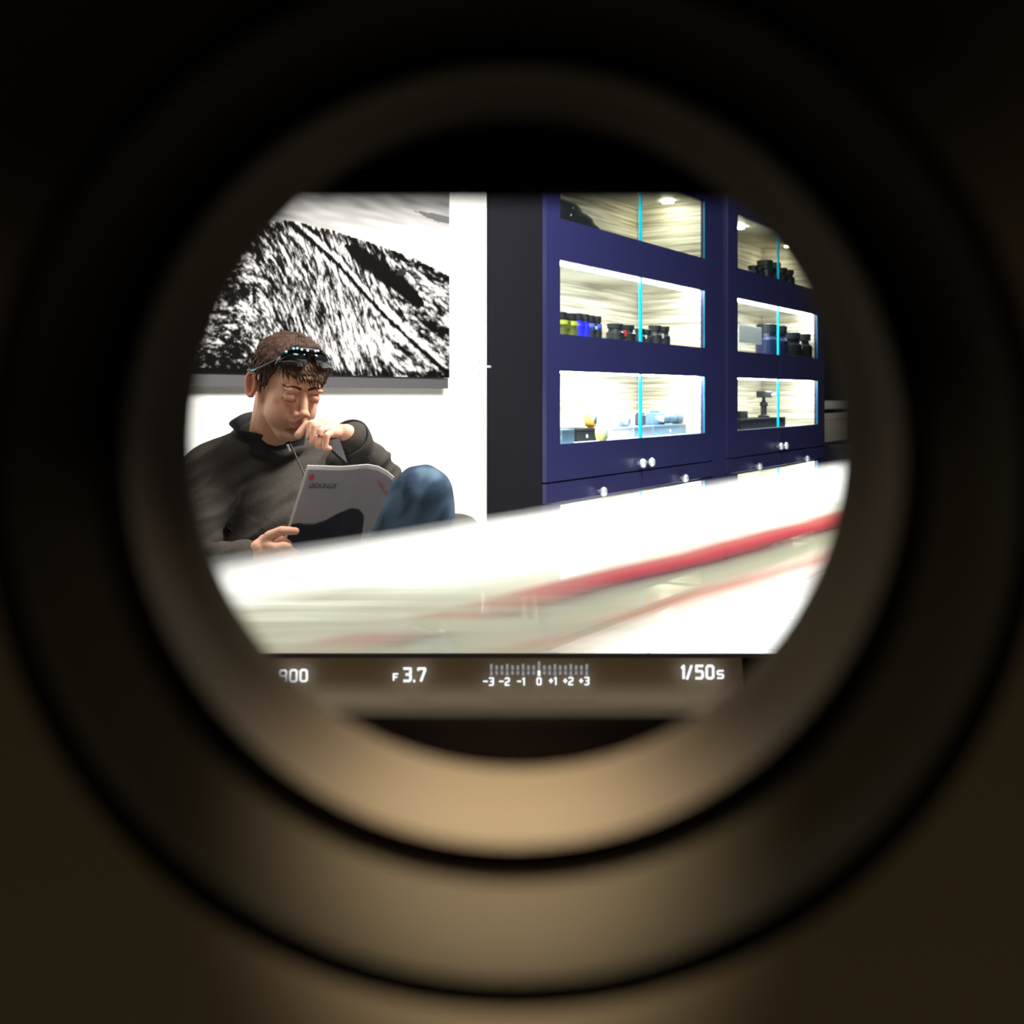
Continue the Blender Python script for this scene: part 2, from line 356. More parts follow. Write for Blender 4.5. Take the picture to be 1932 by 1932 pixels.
zb4 = boxthing('display_box', M_bluegrey, 1233, 1294, 801, 2, 0.10, 0.14, 'wide blue grey box with a round badge under the long lens camera', 'box', GX, dot=M_white)
zc1 = boxthing('display_box', M_side, 1397, 1482, 789, 2, 0.07, 0.16, 'wide flat black box carrying the tripod head in the farther cabinet', 'box', 'boxes in the farther cabinet')
boxthing('display_box', M_blackm, 1397, 1411, 776, 2, 0.13, 0.08, 'little black box on the left end of the wide flat box', 'box', 'boxes in the farther cabinet', z0=zc1)
def camera_thing(px0, px1, ytop, z0, yd, label, body, lensm, side=0, longlens=False):
    x0 = tpx(px0, yd); x1 = tpx(px1, yd); z1 = zpx((px0+px1)/2, ytop, yd); w_ = x1-x0; h_ = z1-z0
    root = tag(empty('display_camera', CP((x0+x1)/2, yd, z0)), label, 'camera', 'cameras on the lower shelf of the nearer cabinet')
    bw = w_*(0.45 if longlens else 1.0)
    MB().box((x0, yd, z0), (x0+bw, yd+0.05, z0+h_*0.8), M=MC).build('camera_body', body, root, bevel=0.006)
    MB().box((x0+bw*0.3, yd+0.01, z0+h_*0.8), (x0+bw*0.7, yd+0.04, z1), M=MC).build('viewfinder_hump', body, root, bevel=0.004)
    if longlens:
        R = Matrix.Rotation(math.radians(90), 4, 'Y'); rr = h_*0.33
        MB().lathe([(rr*0.8, 0), (rr*0.85, w_*0.2), (rr, w_*0.22), (rr, w_*0.45), (rr*1.15, w_*0.5), (rr*1.15, w_*0.68)], CP(x0+bw*0.6, yd+0.0, z0+rr*1.2) @ R, 24).build('lens', lensm, root)
        MB().lathe([(rr*0.7, 0), (rr*0.7, 0.02)], CP(x0+bw*0.5, yd, z0+h_*0.4) @ Matrix.Rotation(math.pi/2, 4, 'X'), 20).build('lens_mount', M_chrome, root)
    else:
        l = MB().lathe([(h_*0.32, 0), (h_*0.32, 0.025), (h_*0.26, 0.03)], CP(x0+bw*0.5, yd, z0+h_*0.4) @ Matrix.Rotation(math.pi/2, 4, 'X'), 20).build('lens', lensm, root)
camera_thing(1166, 1188, 779, zb2, 0.12, 'silver grey compact camera on the pale lilac box', M_grey, M_grey)
camera_thing(1232, 1283, 773, zb4, 0.13, 'blue grey camera with a long lens lying on the wide box', M_bluegrey, mat('slate_lens_barrel', (0.06, 0.10, 0.16), 0.35), longlens=True)
def round_thing(name, px, pyc, rpx, z0, yd, label, m1, m2, cat):
    x = tpx(px, yd); zc = zpx(px, pyc, yd); p = CC+FD*x+ND*yd; r = rpx/FOC*p.y
    zc = z0+r
    root = tag(empty(name, CP(x, yd, z0)), label, cat, 'round lens pieces on the lower shelf')
    R = Matrix.Rotation(math.pi/2, 4, 'X') @ Matrix.Rotation(math.radians(12), 4, 'Y')
    MB().lathe([(r*0.8, -0.03), (r*0.98, -0.02), (r, 0.0), (r*0.9, 0.012)], CP(x, yd, zc) @ R, 28).build('barrel', m1, root)
    MB().lathe([(r*0.62, 0.0122), (r*0.58, 0.016), (r*0.3, 0.018)], CP(x, yd, zc) @ R, 28).build('front_ring', m2, root)
    return root
round_thing('orange_lens', 1118, 790, 14, zb1, 0.11, 'small lens with orange leather barrel on the black box', M_orange, M_lens, 'lens')
round_thing('yellow_lens_case', 1139, 811, 17, ROWS[2][1]-0.004, 0.035, 'round lemon yellow case with white face leaning before the black box', M_lemon, M_white, 'case')
# dark short lens standing on the box at the seam
xx = tpx(1208, 0.13)
rt = tag(empty('camera_lens', CP(xx, 0.13, zb3)), 'short dark lens standing on the grey box at the door seam', 'lens')
MB().lathe([(0.022, 0), (0.026, 0.008), (0.026, 0.05), (0.023, 0.054)], CP(xx, 0.13, zb3), 24).build('barrel', mat('dark_plum_metal', (0.05, 0.03, 0.05), 0.4), rt)
MB().lathe([(0.020, 0.0545), (0.020, 0.060), (0.016, 0.062)], CP(xx, 0.13, zb3), 24).build('lens_cap', M_black, rt)
# tripod head
xx = tpx(1441, 0.13); zz = zc1
rt = tag(empty('tripod_head', CP(xx, 0.13, zz)), 'black tripod head with small camera plate standing on the flat black box', 'tripod head')
MB().lathe([(0.035, 0), (0.035, 0.012), (0.02, 0.018)], CP(xx, 0.13, zz), 20).build('base', M_black, rt)
MB().lathe([(0.018, 0.018), (0.018, 0.07), (0.024, 0.075), (0.024, 0.095), (0.012, 0.10), (0.010, 0.125)], CP(xx, 0.13, zz), 20).build('column', M_black, rt)
MB().box((xx-0.055, 0.10, zz+0.125), (xx+0.075, 0.16, zz+0.165), M=MC).build('clamp', M_black, rt, bevel=0.006)
MB().cap(MC @ Vector((xx+0.02, 0.13, zz+0.08)), 0.005, MC @ Vector((xx+0.07, 0.13, zz+0.075)), 0.006).build('lever', M_black, rt, smooth=True)
MB().cap(MC @ Vector((xx+0.07, 0.10, zz+0.14)), 0.007, MC @ Vector((xx+0.085, 0.09, zz+0.142)), 0.008).build('knob', M_chrome, rt, smooth=True)
# white card sign
xa = tpx(1394, 0.05); xb = tpx(1437, 0.05); za = zpx(1415, 648, 0.05); zb_ = zpx(1415, 615, 0.05); zs = ROWS[1][1]-0.004
rt = tag(empty('card_sign', CP((xa+xb)/2, 0.05, zs)), 'white card sign on a small stand before the navy binoculars', 'sign')
MB().box((xa, 0.05, za), (xb, 0.054, zb_), M=MC).build('card', M_white, rt, bevel=0.001)
MB().cap(MC @ Vector((xa+0.03, 0.056, zs+0.004)), 0.004, MC @ Vector((xa+0.03, 0.056, za+0.01)), 0.004).build('stem', M_chrome, rt)
MB().box((xa+0.0, 0.045, zs), (xa+0.06, 0.075, zs+0.008), M=MC).build('foot', M_bluegrey, rt)
# black bag on the top shelf
z0 = ROWS[0][1]-0.004
xa = tpx(1048, 0.08); xb = tpx(1160, 0.08)
bg = MB().ell((xa+0.12, 0.13, z0+0.065), (0.17, 0.07, 0.075)).ell((xa+0.24, 0.13, z0+0.045), (0.15, 0.07, 0.05)).ell((xa+0.34, 0.13, z0+0.028), (0.11, 0.06, 0.03))
bg.box((xa, 0.07, z0), (xb-0.03, 0.19, z0+0.02))
me = remesh(bg, 0.006, 6)
for v in me.vertices: v.co.z = max(v.co.z, z0+0.0005)
me.transform(MC)
o = obj_from(me, 'camera_bag', mat('black_nylon', (0.006, 0.006, 0.008), 0.6, bump=(40, 0.4, 0.004)))
tag(o, 'limp black bag lying on the top shelf of the nearer cabinet', 'bag')
MB().cap(MC @ Vector((xa+0.10, 0.065, z0+0.05)), 0.004, MC @ Vector((xa+0.12, 0.066, z0+0.085)), 0.004).build('zip_pull', M_chrome, o)

# ------------------------------------------------------------ low counter and bin beyond the cabinets
xa = Y1+0.02; zt = zpx(1575, 833, 0.06)
rt = tag(empty('side_counter', CP(xa+0.4, 0.0, 0)), 'low dark counter at the far end of the cabinets', 'counter')
MB().box((xa, -0.35, 0), (xa+0.9, 0.4, zt-0.03), M=MC).build('body', M_side, rt)
MB().box((xa-0.01, -0.37, zt-0.03), (xa+0.92, 0.4, zt), M=MC).build('countertop', M_blackm, rt, bevel=0.004)
yb = 0.06; bx0 = Y1+0.045; bx1 = tpx(1600, yb)
rt = tag(empty('storage_bin', CP((bx0+bx1)/2, yb, zt)), 'cream storage bin with a white lid on the low dark counter', 'bin')
z1 = zpx(1575, 779, yb); z2 = zpx(1575, 772, yb); z3 = zpx(1575, 756, yb)
MB().box((bx0+0.015, yb, zt), (bx1, yb+0.2, z1-0.03), M=MC).build('body', M_cream, rt, bevel=0.006)
MB().box((bx0, yb-0.004, z1-0.05), (bx1, yb+0.2, z1), M=MC).build('upper_body', M_cream, rt, bevel=0.006)
MB().box((bx0+0.01, yb+0.005, z1), (bx1-0.005, yb+0.195, z2), M=MC).build('seal', M_blackm, rt)
MB().box((bx0, yb-0.006, z2), (bx1+0.004, yb+0.21, z3), M=MC).build('lid', M_white, rt, bevel=0.01)

# ------------------------------------------------------------ framed picture on the left wall
def spx(px, y): return tpx(px, y)
PY = WN-0.035
s1 = tpx(848, PY); s0 = tpx(300, PY)
zb = zpx(848, 713, PY); zt = zb+1.15
root = tag(empty('wall_picture', CP((s0+s1)/2, PY, zb)), 'large black and white landscape photograph hanging above the reading man', 'picture')
MB().box((s0, PY+0.003, zb), (s1, WN-0.001, zt), M=MC).build('backing_board', M_white, root)
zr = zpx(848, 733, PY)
MB().box((s0, PY+0.006, zr), (s1, WN-0.001, zb-0.001), M=MC).build('shadow_strip', mat('shadow_grey', (0.085, 0.08, 0.085), 0.8, spec=0.1), root)  # dark strip standing in for the picture's shadow on the wall
def lerp_pts(pts, x):
    if x <= pts[0][0]: return pts[0][1]
    for (a, ya), (b, yb2) in zip(pts[:-1], pts[1:]):
        if x <= b: return ya+(yb2-ya)*(x-a)/(b-a)
    return pts[-1][1]
HL = [(300, 520), (360, 475), (450, 432), (500, 418), (545, 416), (620, 433), (700, 458), (780, 486), (848, 521)]
FU = [(545, 418), (590, 455), (640, 500), (690, 556), (725, 594), (790, 655), (840, 700), (860, 716)]
DB = [(650, 463), (700, 497), (745, 532), (800, 575)]
def sstep(a, b, x):
    t = max(0, min(1, (x-a)/(b-a))); return t*t*(3-2*t)
def nz(x, y, z=0.0): return noise.noise(Vector((x, y, z)))
def art(x, y):
    h = lerp_pts(HL, x)
    if y < h+nz(x*0.15, 3)*2:
        g = 0.20+0.5*sstep(450, 800, x)*sstep(385, 480, y)+0.10*nz((x*0.35+y)*0.03, (y-0.35*x)*0.09)
        if x > 770 and abs(y-(398+(x-780)*0.28)) < 7*sstep(770, 830, x)+2*nz(x*0.1, y*0.2): g *= 0.35
        return max(0.02, g)
    # rotated coordinates: grass lies along the slope on the right, flatter on the left
    a = math.radians(8+32*sstep(430, 760, x)); ca, sa = math.cos(a), math.sin(a)
    u = x*ca+y*sa; v = -x*sa+y*ca
    n = nz(u*0.038, v*0.085)*1.0+nz(u*0.085, v*0.20, 5)*0.95+nz(u*0.20, v*0.38, 9)*0.55
    big = nz(u*0.012, v*0.03, 2)
    bias = 0.10+0.75*big-0.22*sstep(560, 420, x)
    bias += 0.35*math.exp(-((x-470)/40)**2-((y-590)/45)**2)
    bias += 0.5*math.exp(-((x-700)/50)**2-((y-650)/25)**2)+0.25*sstep(560, 640, x)
    bias -= 0.5*math.exp(-((x-600)/22)**2-((y-594)/11)**2)
    bias -= 0.8*math.exp(-((x-825)/26)**2-((y-622-(x-820)*0.3)/15)**2)
    bias -= 0.8*math.exp(-((y-h-8)/8)**2)*(0.8 if x > 520 else 0.4)
    bias -= 0.75*sstep(692, 706, y)+0.45*sstep(655, 700, y)*sstep(560, 400, x)
    if 650 < x < 800:
        w_ = 15*sstep(648, 680, x)*sstep(805, 780, x)+3
        bias -= 1.7*math.exp(-((y-lerp_pts(DB, x))/w_)**4)
    fy = lerp_pts(FU, x); d = y-fy
    if x > 545:
        bias += 0.9*math.exp(-((d+9)/5)**2)
        bias -= 1.8*math.exp(-((d-1)/(4.5+2*nz(x*.05, 1)))**2)
        bias += 0.5*math.exp(-((d-14)/7)**2)
        if x < 700: bias -= 0.8*math.exp(-((d+20)/5)**2)
    if (x-757)**2+((y-518)*1.0)**2 < 81 and y < 520: return 0.02
    k = n+bias
    g = sstep(-0.35, 1.05, k)
    return 0.005+0.66*g**1.7
NX, NZ = 430, 300
me = bpy.data.meshes.new('photograph'); vs = []; cols = []
for j in range(NZ+1):
    for i in range(NX+1):
        px = 300+(848-300)*i/NX; s = tpx(px, PY); z = zb+(zt-zb)*j/NZ
        p = CC+FD*s+ND*PY; py = HOR-(z-CH)*FOC/p.y
        vs.append((p.x, p.y, z)); cols.append(art(px, py))
fs = [(j*(NX+1)+i, j*(NX+1)+i+1, (j+1)*(NX+1)+i+1, (j+1)*(NX+1)+i) for j in range(NZ) for i in range(NX)]
me.from_pydata(vs, [], fs); ca_ = me.color_attributes.new('ink', 'FLOAT_COLOR', 'POINT')
ca_.data.foreach_set('color', [q for c in cols for q in (c, c*0.975, c*0.96, 1)])
me.materials.append(mat('photo_print', (1, 1, 1), 0.8, spec=0.0, attr='ink'))
o = bpy.data.objects.new('photograph', me); COL.objects.link(o); o.parent = root; o.matrix_parent_inverse = MW(root).inverted()

# ------------------------------------------------------------ sofa (frame: x = f along the wall, y = n away from the camera)
MS = Matrix.Rotation(ANG, 4, 'Z')
M_sofa = mat('dark_grey_upholstery', (0.045, 0.045, 0.04), 0.8, bump=(80, 0.3, 0.002))
sofa = tag(empty('sofa', MS @ Matrix.Translation((1.9, 1.9, 0))), 'dark grey sofa against the white wall under the picture', 'sofa')
f0, f1 = 1.15, 2.70
MB().box((f0, 1.50, 0.12), (f1, 2.36, 0.28), M=MS).build('base', M_sofa, sofa, bevel=0.02)
for a, b in ((f0+0.14, 1.80), (1.81, f1-0.14)): MB().box((a, 1.48, 0.285), (b, 2.12, 0.40), M=MS).build('seat_cushion', M_sofa, sofa, bevel=0.035)
MB().box((f0+0.14, 2.16, 0.285), (f1-0.14, 2.36, 0.70), M=MS).build('backrest', M_sofa, sofa, bevel=0.05)
for a, b in ((f0, f0+0.135), (f1-0.135, f1)): MB().box((a, 1.76, 0.285), (b, 2.36, 0.655), M=MS).build('armrest', M_sofa, sofa, bevel=0.06)
for a in (f0+0.08, f1-0.08):
    for b in (1.56, 2.30): MB().lathe([(0.02, 0), (0.028, 0.12)], MS @ Matrix.Translation((a, b, 0)), 14).build('leg', M_blackm, sofa)

# ------------------------------------------------------------ steel legged side table by the cabinet
st = tag(empty('side_table', W(975, 1250, 4.0)*1), 'small side table on thin steel legs beside the nearer cabinet', 'side table')
stc = Vector((0.02, 4.02, 0)); st.matrix_world = Matrix.Translation(stc)
MB().box((stc.x-0.16, stc.y-0.13, 0.30), (stc.x+0.10, stc.y+0.13, 0.325)).build('tabletop', mat('walnut_top', (0.10, 0.05, 0.03), 0.5), st, bevel=0.005)
for dx, dy in ((-0.14, -0.11), (0.03, -0.11), (-0.14, 0.11), (0.08, 0.11)):
    MB().cap(stc+Vector((dx*0.75, dy*0.75, 0.29)), 0.010, stc+Vector((dx, dy, 0.011)), 0.009).build('leg', M_metalleg, st, smooth=True)

exec_person = True
# ------------------------------------------------------------ the reading man
HC = W(544, 725, 2.62)
HR = Matrix.Rotation(math.radians(37), 4, 'Z') @ Matrix.Rotation(math.radians(24), 4, 'X') @ Matrix.Rotation(math.radians(3), 4, 'Y')
HM = Matrix.Translation(HC) @ HR
H3 = HR.to_3x3()
def hp(x, y, z): return HM @ Vector((x, y, z))
body = MB()
def he(c, r, rot=None): body.ell(hp(*c), r, H3 @ (rot or Matrix.Identity(3)), 24)
he((0, 0.015, 0.035), (0.075, 0.094, 0.081))
he((0, -0.030, -0.022), (0.060, 0.060, 0.080))
he((0, -0.048, 0.035), (0.056, 0.036, 0.05))
he((0, -0.066, -0.100), (0.024, 0.021, 0.017))
for s in (-1, 1):
    body.cap(hp(s*0.050, 0.004, -0.052), 0.017, hp(s*0.018, -0.062, -0.098), 0.018)
    body.cap(hp(s*0.056, 0.008, -0.005), 0.015, hp(s*0.050, 0.004, -0.056), 0.017)
    he((s*0.036, -0.050, -0.016), (0.024, 0.022, 0.024))
    he((s*0.031, -0.0785, 0.000), (0.0150, 0.0135, 0.0125))
    he((s*0.026, -0.0745, 0.021), (0.025, 0.012, 0.010), Matrix.Rotation(s*math.radians(-20), 3, 'Z'))
    he((s*0.0125, -0.098, -0.0345), (0.0085, 0.010, 0.0075))
    he((s*0.024, -0.040, -0.046), (0.038, 0.046, 0.050))
    # ear: rim, lobe and hollow back plate
    e = Matrix.Rotation(-s*math.radians(26), 3, 'Z') @ Matrix.Rotation(math.radians(-8), 3, 'X')
    he((s*0.080, 0.018, -0.014), (0.0035, 0.014, 0.026), e)
    pts = []
    for k in range(21):
        a = math.radians(200-k*18); pts.append(Vector((s*0.004, -0.0165*math.cos(a)*(0.78+0.22*math.sin(a)), 0.029*math.sin(a))))
    for p, q in zip(pts[:-1], pts[1:]):
        P = e @ p+Vector((s*0.084, 0.018, -0.012)); Q = e @ q+Vector((s*0.084, 0.018, -0.012)); body.cap(hp(*P), 0.0044, hp(*Q), 0.0044, 8)
    he((s*0.080, 0.010, -0.036), (0.0045, 0.007, 0.008))
body.cap(hp(0, -0.082, 0.016), 0.0080, hp(0, -0.104, -0.020), 0.0092)
he((0, -0.108, -0.027), (0.0120, 0.0125, 0.0105))
he((0, -0.0885, -0.0565), (0.0235, 0.0085, 0.0052)); he((0, -0.0865, -0.0675), (0.020, 0.0095, 0.0065))
he((0, -0.075, -0.052), (0.030, 0.018, 0.022))
# neck
NB = W(512, 838, 2.74)
body.chain([(hp(0, 0.030, -0.045), 0.056), (hp(0, 0.030, -0.085), 0.054), (NB, 0.060)], 20)
# trunk and limbs
shR = W(402, 888, 2.67); shL = W(628, 884, 2.89); CH0 = W(520, 905, 2.80); PEL = Vector((-0.50, 2.66, 0.47))
yawT = Matrix.Rotation(math.radians(35), 3, 'Z') @ Matrix.Rotation(math.radians(-14), 3, 'X')
body.ell(CH0+Vector((0, 0, -0.03)), (0.15, 0.095, 0.17), yawT); body.ell((CH0+PEL)/2, (0.135, 0.09, 0.18), yawT); body.ell(PEL, (0.15, 0.11, 0.10), yawT)
body.cap(NB+Vector((0, 0, -0.075)), 0.030, shR, 0.032); body.cap(NB+Vector((0, 0, -0.075)), 0.030, shL, 0.032)
elR = Vector((-0.745, 2.50, 0.60)); wrR = W(478, 1052, 2.36)
elL = Vector((-0.322, 2.66, 0.790)); wrL = W(653, 819, 2.475)
body.chain([(shR, 0.034), (elR, 0.030), (wrR, 0.024)]); body.chain([(shL, 0.034), (elL, 0.030), (wrL, 0.0235)])
# legs
hipL = Vector((-0.435, 2.62, 0.45)); knL = W(799, 926, 2.45); anL = Vector((-0.19, 2.55, 0.47))
hipR = Vector((-0.58, 2.60, 0.45)); knR = Vector((-0.17, 2.33, 0.43)); anR = Vector((-0.13, 2.33, 0.085))
body.chain([(hipL, 0.070), (knL, 0.048), (anL, 0.033)]); body.chain([(hipR, 0.070), (knR, 0.048), (anR, 0.033)])
body.chain([(anR, 0.03), (anR+Vector((0.10, -0.10, -0.045)), 0.028)]); body.chain([(anL, 0.03), (anL+Vector((0.03, -0.14, 0.0)), 0.026)])
# hand at the mouth
def fing(pts): body.chain([(W(*p[:3]), p[3]) for p in pts], 12)
fing([(653, 819, 2.475, 0.0225), (636, 818, 2.478, 0.0225)])
K = [(603, 798, 2.500), (610, 802, 2.478), (618, 808, 2.458), (627, 816, 2.440)]
for k in K: fing([(642, 818, 2.475, 0.018), (*k, 0.0120)])
fing([(638, 822, 2.49, 0.017), (612, 816, 2.505, 0.014)])
fing([(*K[0], .0108), (587, 799, 2.482, .0090), (583, 824, 2.475, .0082), (597, 832, 2.492, .0076)])
fing([(*K[1], .0108), (594, 805, 2.458, .0090), (590, 834, 2.452, .0082), (603, 839, 2.472, .0076)])
fing([(*K[2], .0104), (604, 813, 2.436, .0086), (600, 840, 2.432, .0080), (612, 844, 2.452, .0074)])
fing([(*K[3], .0098), (616, 822, 2.418, .0080), (613, 844, 2.418, .0074), (622, 846, 2.438, .0068)])
fing([(632, 816, 2.495, .0145), (604, 812, 2.505, .0128), (580, 802, 2.498, .0116), (564, 820, 2.490, .0100)])
# hand on the magazine
fing([(478, 1052, 2.36, 0.024), (492, 1036, 2.352, 0.024)])
fing([(488, 1046, 2.36, 0.022), (500, 1022, 2.355, 0.017)]); fing([(494, 1052, 2.36, 0.02), (506, 1040, 2.352, 0.017)])
fing([(492, 1036, 2.35, .017), (508, 1012, 2.345, .0125), (532, 1001, 2.340, .0105), (558, 1002, 2.345, .0085)])
fing([(500, 1030, 2.345, .014), (518, 1033, 2.330, .0105), (535, 1029, 2.335, .0092), (545, 1030, 2.342, .0080)])
for i in range(3):
    fing([(498, 1024+i*10, 2.365, .014), (520, 1018+i*12, 2.395, .010), (545, 1020+i*14, 2.40, .009), (566, 1026+i*15, 2.402, .008)])
me = remesh(body, 0.0025, 7, 0.5)
# colour of skin: lips, flushed nose and ears, shaved beard shadow, painted shade inside the ears
inv = HM.inverted(); ca_ = me.color_attributes.new('skin', 'FLOAT_COLOR', 'POINT')
base = Vector((0.58, 0.31, 0.20)); skinc = []
def gs(p, c, r): return math.exp(-sum(((p[i]-c[i])/r[i])**2 for i in range(3)))
for v in me.vertices:
    p = inv @ v.co; c = base.copy()
    if p.length < 0.16:
        if p.y < -0.02:
            sx = abs(p.x)
            # eye sockets and the crease beside the nose go inwards
            dsp = 0.0035*gs((sx, p.y, p.z), (0.014, -0.085, 0.006), (0.007, 0.03, 0.009))
            dsp += 0.0025*gs((sx, p.y, p.z), (0.031, -0.09, -0.014), (0.018, 0.03, 0.004))
            dsp += 0.0030*gs((sx, p.y, p.z), (0.031, -0.09, 0.0115), (0.018, 0.03, 0.0025))
            dsp += 0.0022*gs((sx, p.y, p.z), (0.024, -0.09, -0.040), (0.004, 0.03, 0.010))
            dsp += 0.0025*gs((sx, p.y, p.z), (0.0, -0.09, -0.0620), (0.022, 0.03, 0.0018))
            v.co += (H3 @ Vector((0, dsp, 0)))
            lip = max(gs((p.x, p.y, p.z), (0, -0.095, -0.0565), (0.021, 0.02, 0.0045)), gs((p.x, p.y, p.z), (0, -0.095, -0.0680), (0.018, 0.02, 0.0052)))
            c = c.lerp(Vector((0.45, 0.14, 0.12)), min(1, lip*0.9))
            c = c.lerp(Vector((0.62, 0.22, 0.16)), 0.7*gs((p.x, p.y, p.z), (0, -0.11, -0.028), (0.018, 0.02, 0.014)))
            c = c.lerp(Vector((0.62, 0.24, 0.17)), 0.35*gs((sx, p.y, p.z), (0.038, -0.08, -0.028), (0.02, 0.03, 0.02)))
            c = c.lerp(Vector((0.36, 0.15, 0.12)), 0.6*gs((sx, p.y, p.z), (0.030, -0.09, 0.002), (0.016, 0.02, 0.010)))
            st_ = sstep(-0.035, -0.075, p.z)*(1-lip)
            c = c.lerp(Vector((0.36, 0.20, 0.145)), 0.45*st_)
        if abs(p.x) > 0.072 and abs(p.y-0.02) < 0.04: c = c.lerp(Vector((0.60, 0.20, 0.15)), 0.6)
        c = c.lerp(Vector((0.28, 0.07, 0.07)), 0.75*gs((abs(p.x), p.y, p.z), (0.084, 0.018, -0.008), (0.012, 0.009, 0.017)))  # shade of the ear hollow put into the skin colour
    elif p.length > 0.17: c = Vector((0.64, 0.34, 0.235))
    skinc += [c.x, c.y, c.z, 1]
ca_.data.foreach_set('color', skinc)
M_skin = mat('skin', base, 0.5, spec=0.35, attr='skin', sub=0.12)
man = obj_from(me, 'person', M_skin)
tag(man, 'man with sunglasses on his head reading a magazine on the sofa, fist at his mouth', 'person')

# jacket
j = MB()
j.ell(CH0+Vector((0.0, 0.0, -0.035)), (0.185, 0.125, 0.20), yawT); j.ell((CH0*0.55+PEL*0.45), (0.175, 0.125, 0.20), yawT); j.ell(PEL+Vector((0, 0, 0.02)), (0.185, 0.14, 0.12), yawT)
j.chain([(W(495, 862, 2.76), 0.072), (W(405, 892, 2.68), 0.070)], 20); j.chain([(W(540, 862, 2.78), 0.062), (W(628, 888, 2.89), 0.066)], 20)
j.chain([(W(405, 894, 2.67), 0.070), (elR, 0.060), (wrR+Vector((-0.02, 0.005, -0.012)), 0.043)], 20)
j.chain([(shL, 0.068), (elL, 0.057)], 20)
cuff = wrL.lerp(elL, 0.13)
j.cap(elL, 0.057, cuff, 0.044, 20)
j.ell(W(512, 834, 2.74), (0.080, 0.074, 0.034), H3); j.cap(W(478, 848, 2.735), 0.056, W(420, 880, 2.68), 0.062)
me = remesh(j, 0.005, 6, 0.6)
nor = [v.normal.copy() for v in me.vertices]
for v in me.vertices:
    c = v.co; q = c-CH0
    n_ = nz((q.x*0.8-q.z*0.25)*4, (q.z-q.x*0.42)*15, q.y*5); n3 = nz((q.x-q.z*0.2)*6+7, (q.z-q.x*0.6)*24, q.y*7); fold = n_*0.016+0.016*(0.22-min(0.5, abs(n3))) + nz(q.x*9, q.z*12, q.y*10)*0.006
    if (c-elL).length < 0.16 or (c-elR).length < 0.2: fold += nz(c.x*8+c.z*10, c.z*14-c.x*8, c.y*10)*0.009
    # no folds where the neck stands
    v.co = c+nor[v.index]*fold
M_jack = mat('charcoal_fleece', (0.028, 0.023, 0.019), 0.85, spec=0.2, bump=(260, 0.5, 0.002, (0.056, 0.048, 0.040)))
jk = lab(obj_from(me, 'jacket', M_jack, man), 'charcoal zip jacket')
# stand up collar: open ring round the neck
M_coll = mat('black_knit', (0.016, 0.015, 0.019), 0.8, spec=0.2, bump=(200, 0.4, 0.002))
cb = MB(); n = 61; ring = []
cc = W(513, 817, 2.735)
for i in range(n):
    a = math.radians(-90+360*i/(n-1)); ring.append(a)
A3 = Matrix.Rotation(math.radians(33), 3, 'Z') @ Matrix.Rotation(math.radians(20), 3, 'X')
vs = []; fs = []
rows_ = [(0.088, -0.028), (0.084, -0.015), (0.083, 0.012), (0.089, 0.028), (0.084, 0.027), (0.076, 0.008), (0.074, -0.028)]
for r, z in rows_:
    for a in ring:
        flare = 1.0+0.26*math.exp(-((math.degrees(a)-190)/26)**2)*max(0, (z+0.02)/0.04)
        dip = math.exp(-((math.degrees(a) % 360-270)/45)**2); v = Vector((r*math.cos(a)*flare, r*0.92*math.sin(a)*flare, z*(1-0.30*dip) if z > 0 else z)); vs.append(cc+A3 @ v)
for i in range(len(rows_)-1):
    for k in range(n-1): fs.append((i*n+k, i*n+k+1, (i+1)*n+k+1, (i+1)*n+k))
col_ = MB().add(vs, fs).build('collar', M_coll, jk, smooth=True); col_['label'] = 'black stand up collar'
z0_ = W(548, 838, 2.655); z1_ = W(578, 905, 2.645)
MB().cap(z0_, 0.0022, z1_, 0.0022).build('zip', mat('dull_zip', (0.06, 0.05, 0.045), 0.5), jk)
MB().cap(W(543, 840, 2.640), 0.003, W(547, 851, 2.640), 0.002).build('zip_pull', M_chrome, jk)
# sleeve mouth and grey shirt cuff
ax = (cuff-elL).normalized(); q = ax.to_track_quat('Z', 'Y').to_matrix().to_4x4()
MB().lathe([(0.045, -0.03), (0.0485, -0.005), (0.0490, 0.014), (0.0445, 0.014), (0.038, -0.006)], Matrix.Translation(cuff) @ q, 28, cap=False).build('sleeve_hem', M_jack, jk, smooth=True)
tri = [(610, 834), (640, 826), (656, 874)]
sh = MB().add([W(x, y, 2.437+0.02*(y > 850)) for x, y in tri]+[W(x, y, 2.462+0.02*(y > 850)) for x, y in tri], [(0, 1, 2), (5, 4, 3), (0, 3, 4, 1), (1, 4, 5, 2), (2, 5, 3, 0)])
lab(sh.build('shirt_cuff', mat('grey_shirt', (0.22, 0.22, 0.25), 0.8), man), 'grey shirt cuff hanging from the sleeve')

